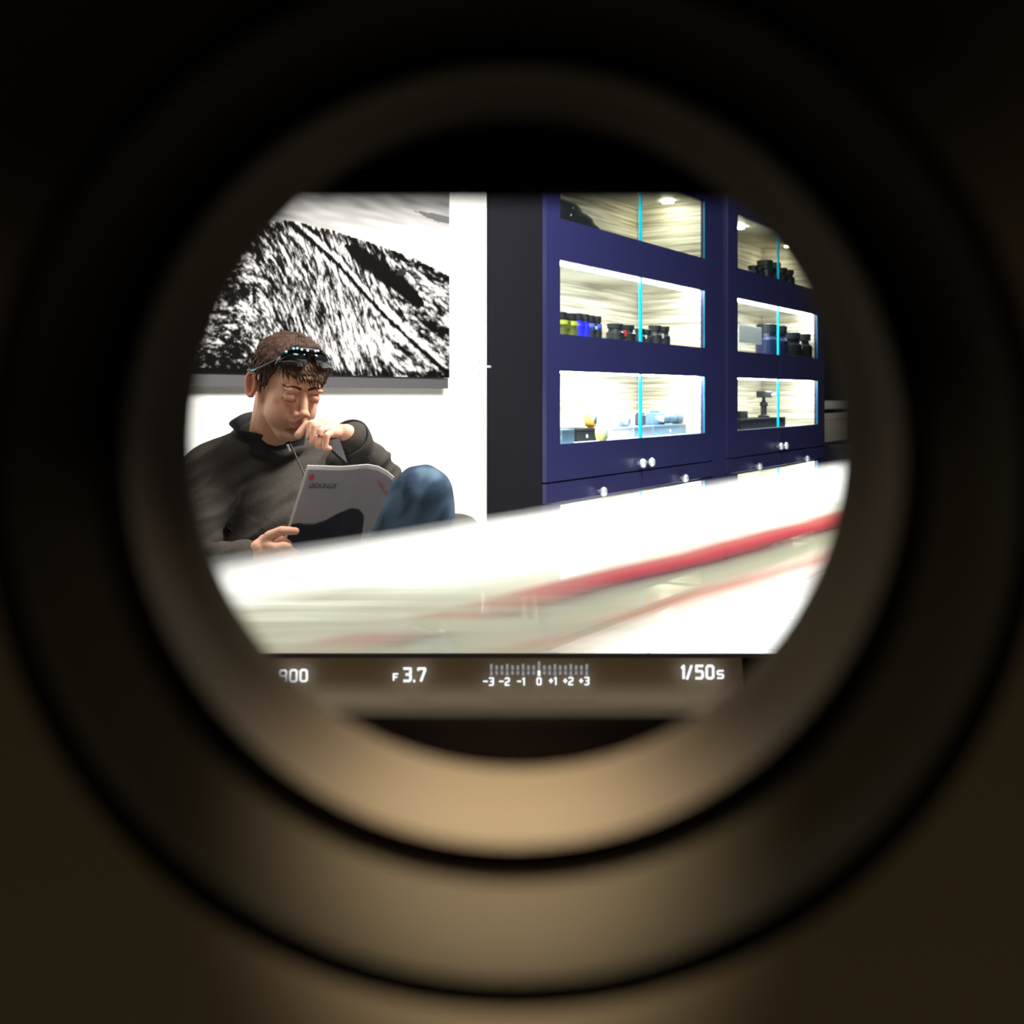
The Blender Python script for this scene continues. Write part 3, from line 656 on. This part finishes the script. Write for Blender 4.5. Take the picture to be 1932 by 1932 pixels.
# jeans
g = MB()
g.ell(PEL+Vector((0.02, -0.02, -0.03)), (0.17, 0.13, 0.10), yawT)
g.chain([(hipL, 0.098), (hipL.lerp(knL, 0.5), 0.088), (knL+Vector((-0.004, 0, -0.008)), 0.066), (knL+Vector((0.008, 0.01, -0.06)), 0.060), (anL+Vector((0, 0, 0.02)), 0.050)], 22)
g.chain([(hipR, 0.092), (knR, 0.068), (anR+Vector((0, 0, 0.03)), 0.052)], 22)
me = remesh(g, 0.005, 5, 0.5); nor = [v.normal.copy() for v in me.vertices]
tA = (knL-hipL).normalized(); jc = []
for v in me.vertices:
    c = v.co-knL; al = c.dot(tA); ac = c-tA*al
    f_ = nz(al*7+c.x*3, c.x*24-c.z*4, c.y*22)*0.008+nz(c.x*14, c.y*14, c.z*14)*0.005
    v.co += nor[v.index]*f_
    t_ = sstep(-0.35, 0.55, nz(al*5+3, ac.x*26, ac.z*26+ac.y*20)+0.5*nz(al*16, ac.x*50, ac.z*50)); jc += [0.020+0.062*t_, 0.036+0.098*t_, 0.064+0.125*t_, 1]
me.color_attributes.new('fade', 'FLOAT_COLOR', 'POINT').data.foreach_set('color', jc)
lab(obj_from(me, 'jeans', mat('blue_denim', (1, 1, 1), 0.85, spec=0.15, attr='fade', bump=(300, 0.3, 0.001)), man), 'faded blue denim jeans')
M_shoe = mat('dark_shoe_leather', (0.03, 0.02, 0.015), 0.4)
for an, dv in ((anR, Vector((0.12, -0.12, -0.05))), (anL, Vector((0.03, -0.17, -0.0)))):
    b = MB().cap(an+Vector((0, 0, -0.01)), 0.042, an+dv, 0.034).cap(an+Vector((-0.015, 0.02, -0.015)), 0.04, an, 0.04)
    me = remesh(b, 0.006, 3)
    if an is anR:
        for v in me.vertices: v.co.z = max(v.co.z, 0.001)
    obj_from(me, 'shoe', M_shoe, man)

# hair
M_hair = mat('brown_hair', (0.030, 0.014, 0.009), 0.7, spec=0.15, bump=(160, 0.6, 0.003, (0.075, 0.040, 0.026)))
M_fringe = mat('light_brown_hair', (0.075, 0.040, 0.020), 0.6, spec=0.35, bump=(160, 0.6, 0.003, (0.17, 0.105, 0.055)))
hv = []; hf = []; NA, NE = 220, 130
hc = Vector((0, 0.011, 0.028)); hr = (0.083, 0.104, 0.0895)
def hairline(a):
    a = abs(math.degrees(a))
    return lerp_pts([(0, 0.046), (20, 0.043), (38, 0.054), (52, 0.058), (62, 0.032), (69, -0.004), (77, -0.010), (84, 0.020), (106, 0.020), (114, -0.03), (135, -0.068), (180, -0.075)], a)
for i in range(NE+1):
    th = math.pi*i/NE
    for k in range(NA):
        a = -math.pi+2*math.pi*k/NA
        d = Vector((math.sin(a)*math.sin(th), -math.cos(a)*math.sin(th), math.cos(th)))
        p = Vector((d.x*hr[0], d.y*hr[1], d.z*hr[2]))
        p += d*(0.0035*nz(a*14, th*5, 1)+0.003*nz(a*32, th*9, 4)+0.003*nz(p.x*40, p.y*40, p.z*40))
        z = p.z+hc.z; front = math.exp(-(a/0.9)**2)
        if z > 0.06: p += d*0.004
        hl = hairline(a)+0.006*nz(a*16, 0.3)+0.004*nz(a*40, 2)
        k_ = sstep(hl-0.004, hl+0.004, z)
        if front > .2: p = p+Vector((0, -0.004*front*sstep(0.09, 0.045, z), 0))
        inner = Vector((d.x*0.058, d.y*0.070, d.z*0.06)); p = inner.lerp(p, k_)
        hv.append(hp(*(p+hc)))
for i in range(NE):
    for k in range(NA): hf.append((i*NA+k, (i+1)*NA+k, (i+1)*NA+(k+1) % NA, i*NA+(k+1) % NA))
hb = MB().add(hv, hf)
rnd = random.Random(3)
for q_ in range(620):                                     # short locks of the fringe and crown
    a = rnd.uniform(-1.0, 1.0) if q_ < 400 else rnd.uniform(-math.pi, math.pi)
    zt_ = hairline(a)+(rnd.uniform(0.014, 0.055) if q_ < 400 else rnd.uniform(0.0, 0.085))
    zz = (zt_-hc.z)/hr[2]
    if abs(zz) > 0.97: continue
    th = math.acos(zz); d = Vector((math.sin(a)*math.sin(th), -math.cos(a)*math.sin(th), math.cos(th)))
    p0 = Vector((d.x*hr[0], d.y*hr[1], d.z*hr[2]))*1.02+hc
    tdir = Vector((rnd.uniform(-0.25, 0.25)+0.35, -0.25 if abs(a) < 1 else 0.1, -1.0)).normalized(); tdir = (tdir-d*tdir.dot(d)*0.9).normalized()
    L = rnd.uniform(0.018, 0.032); p1 = p0+tdir*L+d*rnd.uniform(-0.003, 0.002)
    side = d.cross(tdir).normalized()*rnd.uniform(0.0016, 0.0032)
    vs = [hp(*(p0-side)), hp(*(p0+side)), hp(*(p0.lerp(p1, .6)+side*0.8+d*0.003)), hp(*p1), hp(*(p0.lerp(p1, .6)-side*0.8+d*0.003)), hp(*(p0-d*0.004))]
    hb.add(vs, [(0, 1, 2, 4), (4, 2, 3), (0, 5, 1), (1, 5, 2), (0, 4, 5), (5, 4, 3), (5, 3, 2)], 1 if q_ < 400 and rnd.random() < 0.75 else 0)
hb.build('hair', [M_hair, M_fringe], man, smooth=True)['label'] = 'short light brown hair'
from mathutils.bvhtree import BVHTree
bvh = BVHTree.FromPolygons([inv @ v.co for v in man.data.vertices], [tuple(p.vertices) for p in man.data.polygons])
def onface(x, z, off):
    h = bvh.ray_cast(Vector((x, -0.106, z)), Vector((0, 1, 0)))[0]
    return Vector((x, (h.y if h and h.y > -0.103 and h.y < -0.05 else -0.086+6*max(0, abs(x)-0.03)**1.6)-off, z))
M_brow = mat('brow_hair', (0.07, 0.032, 0.018), 0.9, spec=0.1)
for s in (-1, 1):
    b = MB(); pts = []
    for k in range(13):
        u_ = k/12; x = 0.011+0.037*u_; z = 0.0225+0.0055*math.sin(u_*2.5)-0.005*max(0, u_-0.7)
        pts.append((hp(*onface(s*x, z, -0.0008)), 0.0036*(1-0.55*u_)))
    b.chain(pts, 8); b.build('eyebrow', M_brow, man, smooth=True)
    b = MB(); pts = []
    for k in range(11):
        u_ = k/10*2-1; x = 0.031+0.0135*u_; z = -0.0072+0.0025*u_*u_
        pts.append((hp(*onface(s*x, z, -0.0002)), 0.0011))
    b.chain(pts, 6); b.build('eyelashes', M_brow, man, smooth=True)
# wedding ring
rp = W(603, 823, 2.4345); rq = (W(600, 840, 2.432)-W(604, 813, 2.436)).to_track_quat('Z', 'Y').to_matrix().to_4x4()
MB().lathe([(0.0088, -0.002), (0.0094, 0), (0.0088, 0.002)], Matrix.Translation(rp) @ rq, 24, cap=False).build('finger_ring', mat('gold', (0.7, 0.5, 0.3), 0.25, metal=1), man, smooth=True)

# sunglasses pushed up on the head
sg = tag(empty('sunglasses', HM @ Matrix.Translation((0, -0.07, 0.09))), 'black wraparound sunglasses pushed up on the man\'s hair', 'sunglasses')
M_frame = mat('glossy_black_frame', (0.004, 0.004, 0.005), 0.35, spec=0.15); M_slens = mat('dark_lens', (0.006, 0.008, 0.010), 0.06, spec=0.8)
def gpt(a, dz, off=0.0):
    # a: angle from straight ahead; band rises over the forehead and drops to the ears
    zc = 0.100-0.080*sstep(0.5, 1.75, abs(a))+dz
    zz = max(-0.95, min(0.95, (zc-hc.z)/(hr[2]+0.008+off))); rr = math.sqrt(1-zz*zz)
    return Vector((math.sin(a)*(hr[0]+0.009+off)*rr, -math.cos(a)*(hr[1]+0.009+off)*rr, zc))+Vector((0, hc.y, 0))
def band(a0, a1, prof, off, nseg=24, th=0.003):
    vs = []; fs = []
    for k in range(nseg+1):
        a = a0+(a1-a0)*k/nseg; t = (k/nseg); up, lo = prof(t)
        for dz, o_ in ((up, off), (lo, off+0.004), (lo, off+0.004-th), (up, off-th)):
            vs.append(hp(*gpt(a, dz, o_)))
    for k in range(nseg):
        for m_ in range(4): fs.append((k*4+m_, k*4+(m_+1) % 4, (k+1)*4+(m_+1) % 4, (k+1)*4+m_))
    fs.append((0, 1, 2, 3)); fs.append(tuple(nseg*4+i for i in (3, 2, 1, 0)))
    return MB().add(vs, fs)
for s in (-1, 1):
    pr = lambda t: (0.012-0.004*t, -0.020*math.sin(math.pi*min(1, 0.12+t*0.85))**0.5)
    band(s*0.13, s*0.95, pr, 0.005).build('lens', M_slens, sg, smooth=True)
    band(s*0.90, s*1.75, lambda t: (0.008-0.004*t, -0.004), 0.004).build('temple_arm', M_frame, sg, smooth=True)
    band(s*1.38, s*1.52, lambda t: (0.002, -0.002), 0.0055).build('arm_badge', mat('teal_badge', (0.05, 0.75, 0.6), 0.2, metal=0.6), sg)
band(-0.95, 0.95, lambda t: (0.016, 0.010), 0.006, 40).build('brow_bar', M_frame, sg, smooth=True)
band(-0.16, 0.16, lambda t: (0.012, 0.003), 0.006, 10).build('nose_bridge', M_frame, sg, smooth=True)
for i, a in enumerate((-0.80, -0.62, -0.50, -0.34, -0.12, 0.20, 0.34)):
    MB().ell(hp(*gpt(a, 0.012, 0.0095)), (0.0034, 0.0034, 0.0034), None, 8).build('stud', mat('cyan_stud', (0.3, 0.8, 0.95), 0.15, metal=0.4) if i < 3 else M_chrome, sg, smooth=True)

# ------------------------------------------------------------ magazine
def mag(a, b, back=0.0, grow=0.0):
    top = lerp_pts([(0, 886), (0.2, 887), (0.4, 888), (0.55, 886), (0.7, 884), (0.82, 888), (0.92, 897), (1, 908)], a)-grow
    tx = 578+164*a+grow*0.2; bx = 505+150*a; by = 1115-5*a
    x = tx+(bx-tx)*b; y = top+(by-top)*b
    d = 2.362+0.055*b+0.02*math.sin(math.pi*a)*(1-b)*-1+0.05*max(0, a-0.6)**1.0
    return W(x, y, d+back)
mg = tag(empty('magazine', mag(0.5, 0.5, 0.004)), 'magazine with a grey cover and dark hill, held open by the man', 'magazine')
def sheetmesh(back, grow, na=90, nb=90, colour=None):
    vs = [mag(i/na, j_/nb, back, grow) for j_ in range(nb+1) for i in range(na+1)]
    fs = [(j_*(na+1)+i, j_*(na+1)+i+1, (j_+1)*(na+1)+i+1, (j_+1)*(na+1)+i) for j_ in range(nb) for i in range(na)]
    return vs, fs
vs, fs = sheetmesh(0, 0)
cv = MB().add(vs, fs).build('cover', mat('printed_cover', (1, 1, 1), 0.6, spec=0.2, attr='ink'), mg, smooth=True)
ca_ = cv.data.color_attributes.new('ink', 'FLOAT_COLOR', 'POINT')
HILL = [(0, 0.45), (0.1, 0.44), (0.2, 0.445), (0.3, 0.445), (0.42, 0.415), (0.55, 0.36), (0.68, 0.325), (0.78, 0.33), (0.86, 0.375), (0.90, 0.48), (0.93, 0.6), (1, 1.2)]
magc = []
for j_ in range(91):
    for i in range(91):
        a, b = i/90, j_/90; hl = lerp_pts(HILL, a)+0.004*nz(a*60, 1)
        t = sstep(hl-0.006, hl+0.006, b)
        c = Vector((0.25, 0.24, 0.27)).lerp(Vector((0.012, 0.013, 0.022)), t)
        if a < 0.025: c = Vector((0.5, 0.5, 0.48))
        magc += [c.x, c.y, c.z, 1]
ca_.data.foreach_set('color', magc)
vs, fs = sheetmesh(0.003, 8, 40, 30); n1 = len(vs); v2, f2 = sheetmesh(0.012, 8.5, 40, 30)
pb = MB().add(vs, fs).add(v2, [tuple(reversed(f)) for f in f2])
def gi(i, j_): return j_*41+i
side = [(gi(i, 0), gi(i+1, 0)) for i in range(40)]+[(gi(40, j_), gi(40, j_+1)) for j_ in range(30)]+[(gi(i+1, 30), gi(i, 30)) for i in range(40)]+[(gi(0, j_+1), gi(0, j_)) for j_ in range(30)]
pb.f += [(a, b, b+n1, a+n1) for a, b in side]; pb.m += [0]*len(side)
pb.build('pages', mat('white_paper', (0.85, 0.85, 0.84), 0.6), mg)
# printed marks on the cover
M_ink = mat('black_ink', (0.03, 0.03, 0.035), 0.6); M_rink = mat('red_ink', (0.42, 0.03, 0.05), 0.6)
def onmag(a0, b0, a1, b1): return lambda u_, v_: mag(a0+(a1-a0)*u_, b0+(b1-b0)*v_, -0.0012)
text_mesh('cover_title', 'LEICA D-LUX', None, 0, M_ink, mg, bold=0.012, plane=onmag(0.095, 0.110, 0.41, 0.150))
text_mesh('cover_badge', 'LEICA', None, 0, M_rink, mg, plane=lambda u_, v_: mag(0.86+0.13*u_+0.02*v_, 0.055+0.045*u_+0.045*v_, -0.0014))
dt = MB(); vs = [mag(0.085, 0.062, -0.0014)]+[mag(0.085+0.030*math.cos(i*math.pi/10), 0.062+0.021*math.sin(i*math.pi/10), -0.0014) for i in range(20)]
dt.add(vs, [(0, 1+i, 1+(i+1) % 20) for i in range(20)]).build('red_dot', M_rink, mg)

# ------------------------------------------------------------ counter in the foreground (glass top with printed bands, white reflection painted into its colour)
F2 = Vector((0.593, 0.805, 0)); N2 = Vector((-0.805, 0.593, 0))
def counter_mat():
    m = bpy.data.materials.new('veiled_banded_glass'); m.use_nodes = True; nt = m.node_tree; nt.nodes.clear(); L = nt.links.new; N = nt.nodes.new
    out = N('ShaderNodeOutputMaterial'); geo = N('ShaderNodeNewGeometry')
    dn = N('ShaderNodeVectorMath'); dn.operation = 'DOT_PRODUCT'; dn.inputs[1].default_value = tuple(N2); L(geo.outputs['Position'], dn.inputs[0])
    df = N('ShaderNodeVectorMath'); df.operation = 'DOT_PRODUCT'; df.inputs[1].default_value = tuple(F2); L(geo.outputs['Position'], df.inputs[0])
    ns = N('ShaderNodeTexNoise'); ns.inputs['Scale'].default_value = 3.0; L(geo.outputs['Position'], ns.inputs['Vector'])
    ad = N('ShaderNodeMath'); ad.operation = 'MULTIPLY_ADD'; ad.inputs[1].default_value = 0.05; L(ns.outputs['Fac'], ad.inputs[0])
    sb = N('ShaderNodeMath'); sb.operation = 'ADD'; sb.inputs[1].default_value = -0.025; L(dn.outputs['Value'], sb.inputs[0]); L(sb.outputs[0], ad.inputs[2])
    cr = N('ShaderNodeValToRGB'); L(ad.outputs[0], cr.inputs[0])
    stops = [(0.38, (0.8, 0.78, 0.75)), (0.50, (0.72, 0.58, 0.52)), (0.525, (0.50, 0.22, 0.17)), (0.548, (0.50, 0.42, 0.33)), (0.575, (0.36, 0.38, 0.27)), (0.603, (0.26, 0.25, 0.20)), (0.625, (0.12, 0.05, 0.05)), (0.652, (0.34, 0.045, 0.055)), (0.682, (0.38, 0.12, 0.11)),
             (0.705, (0.55, 0.52, 0.44)), (0.74, (0.56, 0.60, 0.52)), (0.80, (0.80, 0.83, 0.78)), (0.88, (0.86, 0.87, 0.86))]
    el = cr.color_ramp.elements
    while len(el) > 1: el.remove(el[0])
    el[0].position = stops[0][0]; el[0].color = (*stops[0][1], 1)
    for p, c in stops[1:]: e = el.new(p); e.color = (*c, 1)
    ar = N('ShaderNodeValToRGB'); sc_ = N('ShaderNodeMath'); sc_.operation = 'MULTIPLY'; sc_.inputs[1].default_value = 0.77; sk = N('ShaderNodeMath'); sk.operation = 'MULTIPLY_ADD'; sk.inputs[1].default_value = -0.045; L(df.outputs['Value'], sk.inputs[0]); sk2 = N('ShaderNodeMath'); sk2.operation = 'ADD'; sk2.inputs[1].default_value = 0.072; L(ad.outputs[0], sk2.inputs[0]); L(sk2.outputs[0], sk.inputs[2]); L(sk.outputs[0], sc_.inputs[0]); L(sc_.outputs[0], ar.inputs[0]); el = ar.color_ramp.elements
    al = [(p_*0.77, a_) for p_, a_ in ((0.42, 0.10), (0.50, 0.35), (0.53, 0.72), (0.66, 0.80), (0.72, 0.84), (0.82, 0.91), (0.90, 0.97), (0.99, 0.97), (1.04, 0.85), (1.10, 0.42), (1.15, 0.12), (1.20, 0.0))]
    while len(el) > 1: el.remove(el[0])
    el[0].position = al[0][0]; el[0].color = (al[0][1],)*3+(1,)
    for p, c in al[1:]: e = el.new(p); e.color = (c, c, c, 1)
    # the right end of the top is clearer
    mr = N('ShaderNodeMapRange'); mr.inputs[1].default_value = 1.7; mr.inputs[2].default_value = 2.3; mr.inputs[3].default_value = 1.0; mr.inputs[4].default_value = 0.72; L(df.outputs['Value'], mr.inputs[0])
    mu = N('ShaderNodeMath'); mu.operation = 'MULTIPLY'; L(ar.outputs[0], mu.inputs[0]); L(mr.outputs[0], mu.inputs[1])
    # greyer, duller print towards the left end
    n2 = N('ShaderNodeTexNoise'); n2.inputs['Scale'].default_value = 1.0; mp = N('ShaderNodeMapping'); mp.inputs['Rotation'].default_value = (0, 0, -math.atan2(F2.y, F2.x)); mp.inputs['Scale'].default_value = (2.2, 16, 1); L(geo.outputs['Position'], mp.inputs[0]); L(mp.outputs[0], n2.inputs['Vector'])
    m2 = N('ShaderNodeMapRange'); m2.inputs[1].default_value = 1.10; m2.inputs[2].default_value = 0.80; L(df.outputs['Value'], m2.inputs[0])
    m3 = N('ShaderNodeMapRange'); m3.inputs[1].default_value = 0.97; m3.inputs[2].default_value = 0.84; L(ad.outputs[0], m3.inputs[0])
    m4 = N('ShaderNodeMapRange'); m4.inputs[1].default_value = 0.35; m4.inputs[2].default_value = 0.6; m4.inputs[3].default_value = 0.35; L(n2.outputs['Fac'], m4.inputs[0])
    p1 = N('ShaderNodeMath'); p1.operation = 'MULTIPLY'; L(m2.outputs[0], p1.inputs[0]); L(m3.outputs[0], p1.inputs[1])
    p2 = N('ShaderNodeMath'); p2.operation = 'MULTIPLY'; L(p1.outputs[0], p2.inputs[0]); L(m4.outputs[0], p2.inputs[1])
    cm = N('ShaderNodeMixRGB'); L(p2.outputs[0], cm.inputs[0]); L(cr.outputs[0], cm.inputs[1]); cm.inputs[2].default_value = (0.36, 0.36, 0.28, 1)
    di = N('ShaderNodeBsdfDiffuse'); L(cm.outputs[0], di.inputs[0]); tr = N('ShaderNodeBsdfTransparent'); mx = N('ShaderNodeMixShader')
    L(mu.outputs[0], mx.inputs[0]); L(tr.outputs[0], mx.inputs[1]); L(di.outputs[0], mx.inputs[2]); L(mx.outputs[0], out.inputs[0]); return m
ZC = 0.79; NF = 1.27
ct = tag(empty('glass_counter', (0, 1.3, 0)), 'glass counter with a painted white reflection and a red band in the near foreground', 'counter')
# corners of the top: far edge along FD at distance NF, near edge square to the eyepiece
def onf(f, n): return Vector((F2.x*f+N2.x*n, F2.y*f+N2.y*n, ZC))
def cutY(n, Y): f = (Y-N2.y*n)/F2.y; return onf(f, n)
pA = cutY(NF, 0.885); pB = onf(3.6, NF); pC = onf(3.6, 0.36); pD = cutY(0.36, 0.885)
top = MB().add([pA, pB, pC, pD], [(0, 1, 2, 3)])
top.build('counter_glass', counter_mat(), ct)
M_post = mat('counter_steel_post', (0.5, 0.5, 0.5), 0.3, metal=1)
for p in (pA.lerp(pC, 0.02), Vector((-0.1, 0.90, ZC)), onf(3.5, 0.9), onf(3.5, 0.42)):
    MB().lathe([(0.015, 0), (0.015, ZC-0.002)], Matrix.Translation((p.x, p.y, 0)), 12).build('post', M_post, ct)

# ------------------------------------------------------------ viewfinder: ringed eyepiece, display strip, marks
vf = tag(empty('viewfinder', (0, 0.12, 0.96)), 'round black viewfinder eyepiece seen from behind, with lit readouts under the view', 'viewfinder')
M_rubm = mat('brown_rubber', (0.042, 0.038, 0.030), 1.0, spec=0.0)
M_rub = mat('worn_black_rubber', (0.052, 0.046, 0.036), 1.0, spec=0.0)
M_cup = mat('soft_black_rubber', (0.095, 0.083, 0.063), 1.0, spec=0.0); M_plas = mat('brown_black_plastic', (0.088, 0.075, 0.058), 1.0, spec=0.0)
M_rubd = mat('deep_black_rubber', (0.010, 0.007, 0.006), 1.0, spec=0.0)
def rings(lst, name, m, n=128):
    vs = []; fs = []
    for r, cx, cy, d in lst:
        c = W(cx, cy, d); R = r/FOC*d
        for k in range(n):
            a = 2*math.pi*k/n; vs.append(c+Vector((R*math.cos(a), 0, R*math.sin(a))))
    for i in range(len(lst)-1):
        for k in range(n): fs.append((i*n+k, i*n+(k+1) % n, (i+1)*n+(k+1) % n, (i+1)*n+k))
    return MB().add(vs, fs).build(name, m, vf, smooth=True)
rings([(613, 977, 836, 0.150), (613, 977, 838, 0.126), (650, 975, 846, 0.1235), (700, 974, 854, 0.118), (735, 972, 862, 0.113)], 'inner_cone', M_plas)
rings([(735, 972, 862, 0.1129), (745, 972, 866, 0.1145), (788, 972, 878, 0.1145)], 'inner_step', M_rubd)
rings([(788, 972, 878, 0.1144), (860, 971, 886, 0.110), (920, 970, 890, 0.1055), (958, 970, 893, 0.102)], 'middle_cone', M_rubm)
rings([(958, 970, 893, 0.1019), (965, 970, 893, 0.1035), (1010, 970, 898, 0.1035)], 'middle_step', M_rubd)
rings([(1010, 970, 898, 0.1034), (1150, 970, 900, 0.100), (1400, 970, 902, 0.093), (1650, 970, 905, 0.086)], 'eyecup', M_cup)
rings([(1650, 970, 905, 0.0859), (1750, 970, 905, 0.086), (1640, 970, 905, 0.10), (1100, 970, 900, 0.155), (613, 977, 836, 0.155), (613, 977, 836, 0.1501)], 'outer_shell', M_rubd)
# straight upper edge of the viewing window
a = W(330, 190, 0.131); b = W(1630, 372, 0.131)
MB().box((a.x, 0.131, b.z), (b.x, 0.135, a.z)).build('upper_mask', M_rubd, vf)
a = W(330, 1356, 0.131); b = W(1630, 1500, 0.131)
MB().box((a.x, 0.131, b.z), (b.x, 0.135, a.z)).build('lower_mask', mat('flocked_black', (0.004, 0.003, 0.003), 1.0, spec=0.0), vf)
# display strip: concave ledge below the view
vs = []; fs = []; prof = [(1241.5, .868), (1262, .867), (1282, .8655), (1302, .862), (1320, .856), (1340, .846), (1365, .830), (1385, .812)]
nx = 24
for py, d in prof:
    for i in range(nx+1):
        X = (330+(1400-330)*i/nx-966)/FOC*0.868; z = W(966, py, d).z; vs.append(Vector((X, d, z)))
for i in range(len(prof)-1):
    for k in range(nx): fs.append((i*(nx+1)+k, i*(nx+1)+k+1, (i+1)*(nx+1)+k+1, (i+1)*(nx+1)+k))
MB().add(vs, fs).build('display_ledge', mat('brown_black_metal', (0.5, 0.40, 0.29), 0.9, spec=0.0), vf, smooth=True)
aL = W(330, 1241.5, 0.868); aR = W(1720, 1241.5, 0.868); zl = W(966, 1385, 0.812).z
MB().box((aL.x, 0.8685, zl-0.14), (aR.x, 0.884, aL.z)).build('display_housing', M_rubd, vf)
MB().box((aL.x, 0.813, zl-0.14), (aR.x, 0.8684, zl-0.001)).build('housing_base', M_rubd, vf)
for sx in (-0.17, 0.17):
    MB().box((sx-0.006, 0.15, zl-0.14), (sx+0.006, 0.84, zl-0.10)).build('side_rail', M_rubd, vf)
    MB().box((sx-0.006, 0.140, zl-0.14), (sx+0.006, 0.152, 0.94)).build('bracket', M_rubd, vf)
for sx in (-0.12, 0.12): MB().box((min(sx, sx*1.45), 0.141, 0.92), (max(sx, sx*1.45), 0.151, 0.94)).build('bracket', M_rubd, vf)
MB().box((-0.12, 0.141, 0.92), (-0.05, 0.151, 0.94)).build('bracket', M_rubd, vf); MB().box((0.05, 0.141, 0.92), (0.12, 0.151, 0.94)).build('bracket', M_rubd, vf)
DD = 0.858
# squared display lettering drawn as strokes in a cell one unit wide and high (y down)
C_ = 0.16
def ring_(x0=0, y0=0, x1=1, y1=1): return [(x0+.22, y0), (x1-.22, y0), (x1, y0+.12), (x1, y1-.12), (x1-.22, y1), (x0+.22, y1), (x0, y1-.12), (x0, y0+.12), (x0+.22, y0)]
GL = {'0': [ring_()], '8': [ring_(0, 0, 1, .5), ring_(0, .5, 1, 1)], '1': [[(.15, .16), (.55, 0), (.55, 1)]],
      '2': [[(0, .1), (.2, 0), (.8, 0), (1, .12), (1, .38), (.8, .5), (.2, .62), (0, .8), (0, 1), (1, 1)]],
      '3': [[(0, 0), (1, 0), (1, .38), (.8, .48), (.35, .48)], [(.8, .48), (1, .6), (1, .88), (.8, 1), (0, 1)]],
      '5': [[(1, 0), (.05, 0), (.05, .43), (.8, .43), (1, .56), (1, .87), (.8, 1), (0, 1)]],
      '7': [[(0, .12), (0, 0), (1, 0), (1, .15), (.4, 1)]], 'F': [[(1, 0), (0, 0), (0, 1)], [(0, .5), (.8, .5)]],
      's': [[(1, 0), (.15, 0), (0, .12), (0, .38), (.15, .5), (.85, .5), (1, .62), (1, .88), (.85, 1), (0, 1)]],
      '/': [[(1, 0), (0, 1)]], '.': [[(.3, .97), (.7, .97)]], '-': [[(0, .5), (1, .5)]], '+': [[(0, .5), (1, .5)], [(.5, .2), (.5, .8)]]}
def strokes(name, items, wd, m):
    b = MB()
    for ch, x0, y0, x1, y1 in items:
        h_ = wd/2; x0 += h_; x1 -= h_; y0 += h_; y1 -= h_
        for line in GL[ch]:
            P_ = [(x0+u*(x1-x0), y0+v*(y1-y0)) for u, v in line]
            for (ax_, ay_), (bx_, by_) in zip(P_[:-1], P_[1:]):
                dx, dy = bx_-ax_, by_-ay_; L = math.hypot(dx, dy) or 1; nx_, ny_ = -dy/L*h_, dx/L*h_; ex, ey = dx/L*h_*.6, dy/L*h_*.6
                q = [(ax_-ex+nx_, ay_-ey+ny_), (bx_+ex+nx_, by_+ey+ny_), (bx_+ex-nx_, by_+ey-ny_), (ax_-ex-nx_, ay_-ey-ny_)]
                b.add([W(x, y, DD) for x, y in q], [(0, 1, 2, 3)])
    return b.build(name, m, vf)
strokes('iso_readout', [('8', 527, 1262, 543, 1287), ('0', 546, 1262, 562, 1287), ('0', 565, 1262, 581, 1287)], 4.2, M_digit)
strokes('aperture_prefix', [('F', 741, 1270, 752, 1285)], 3.2, M_digit)
strokes('aperture_readout', [('3', 760, 1259, 777, 1287), ('.', 778, 1259, 785, 1288), ('7', 787, 1259, 804, 1287)], 4.8, M_digit)
strokes('shutter_readout', [('1', 1283, 1254, 1296, 1282), ('/', 1294, 1254, 1307, 1283), ('5', 1311, 1254, 1328, 1282), ('0', 1331, 1254, 1348, 1282)], 4.8, M_digit)
strokes('shutter_unit', [('s', 1352, 1264, 1366, 1281)], 3.4, M_digit)
for it in ([('-', 911, 1278, 921, 1293), ('3', 922, 1278, 932, 1294)], [('-', 941, 1278, 951, 1293), ('2', 952, 1278, 962, 1294)], [('-', 975, 1278, 984, 1293), ('1', 984, 1278, 993, 1294)],
           [('0', 1012, 1278, 1022, 1293)], [('+', 1035, 1277, 1044, 1292), ('1', 1044, 1277, 1053, 1293)], [('+', 1062, 1277, 1071, 1292), ('2', 1072, 1277, 1082, 1293)], [('+', 1092, 1277, 1101, 1292), ('3', 1102, 1277, 1112, 1293)]):
    strokes('scale_number', it, 2.9, M_digit)
def rects(name, lst, m):
    b = MB()
    for x0_, y0_, x1_, y1_ in lst: b.add([W(x0_, y0_, DD), W(x1_, y0_, DD), W(x1_, y1_, DD), W(x0_, y1_, DD)], [(0, 1, 2, 3)])
    return b.build(name, m, vf)
tk = []
for i in range(19):
    x = 927+10*i; big = i % 3 == 0
    if i == 9: tk.append((x-2.3, 1248, x+2.3, 1263.5)); continue
    tk += [(x-2.3, 1253 if big else 1255.5, x+2.3, 1264), (x-2.3, 1266, x+2.3, 1275 if big else 1273)]
rects('exposure_scale', tk, M_digitd); rects('exposure_pointer', [(1014.4, 1265, 1019.6, 1275.5)], M_digit)
rects('focus_cross', [(907, 690.0, 926, 693.2)], M_digit); rects('focus_cross', [(883, 692.2, 902, 693.3), (903.6, 673, 904.8, 690), (903.6, 695, 904.8, 714)], mat('grey_line', (0.15, 0.15, 0.15), 0.8))
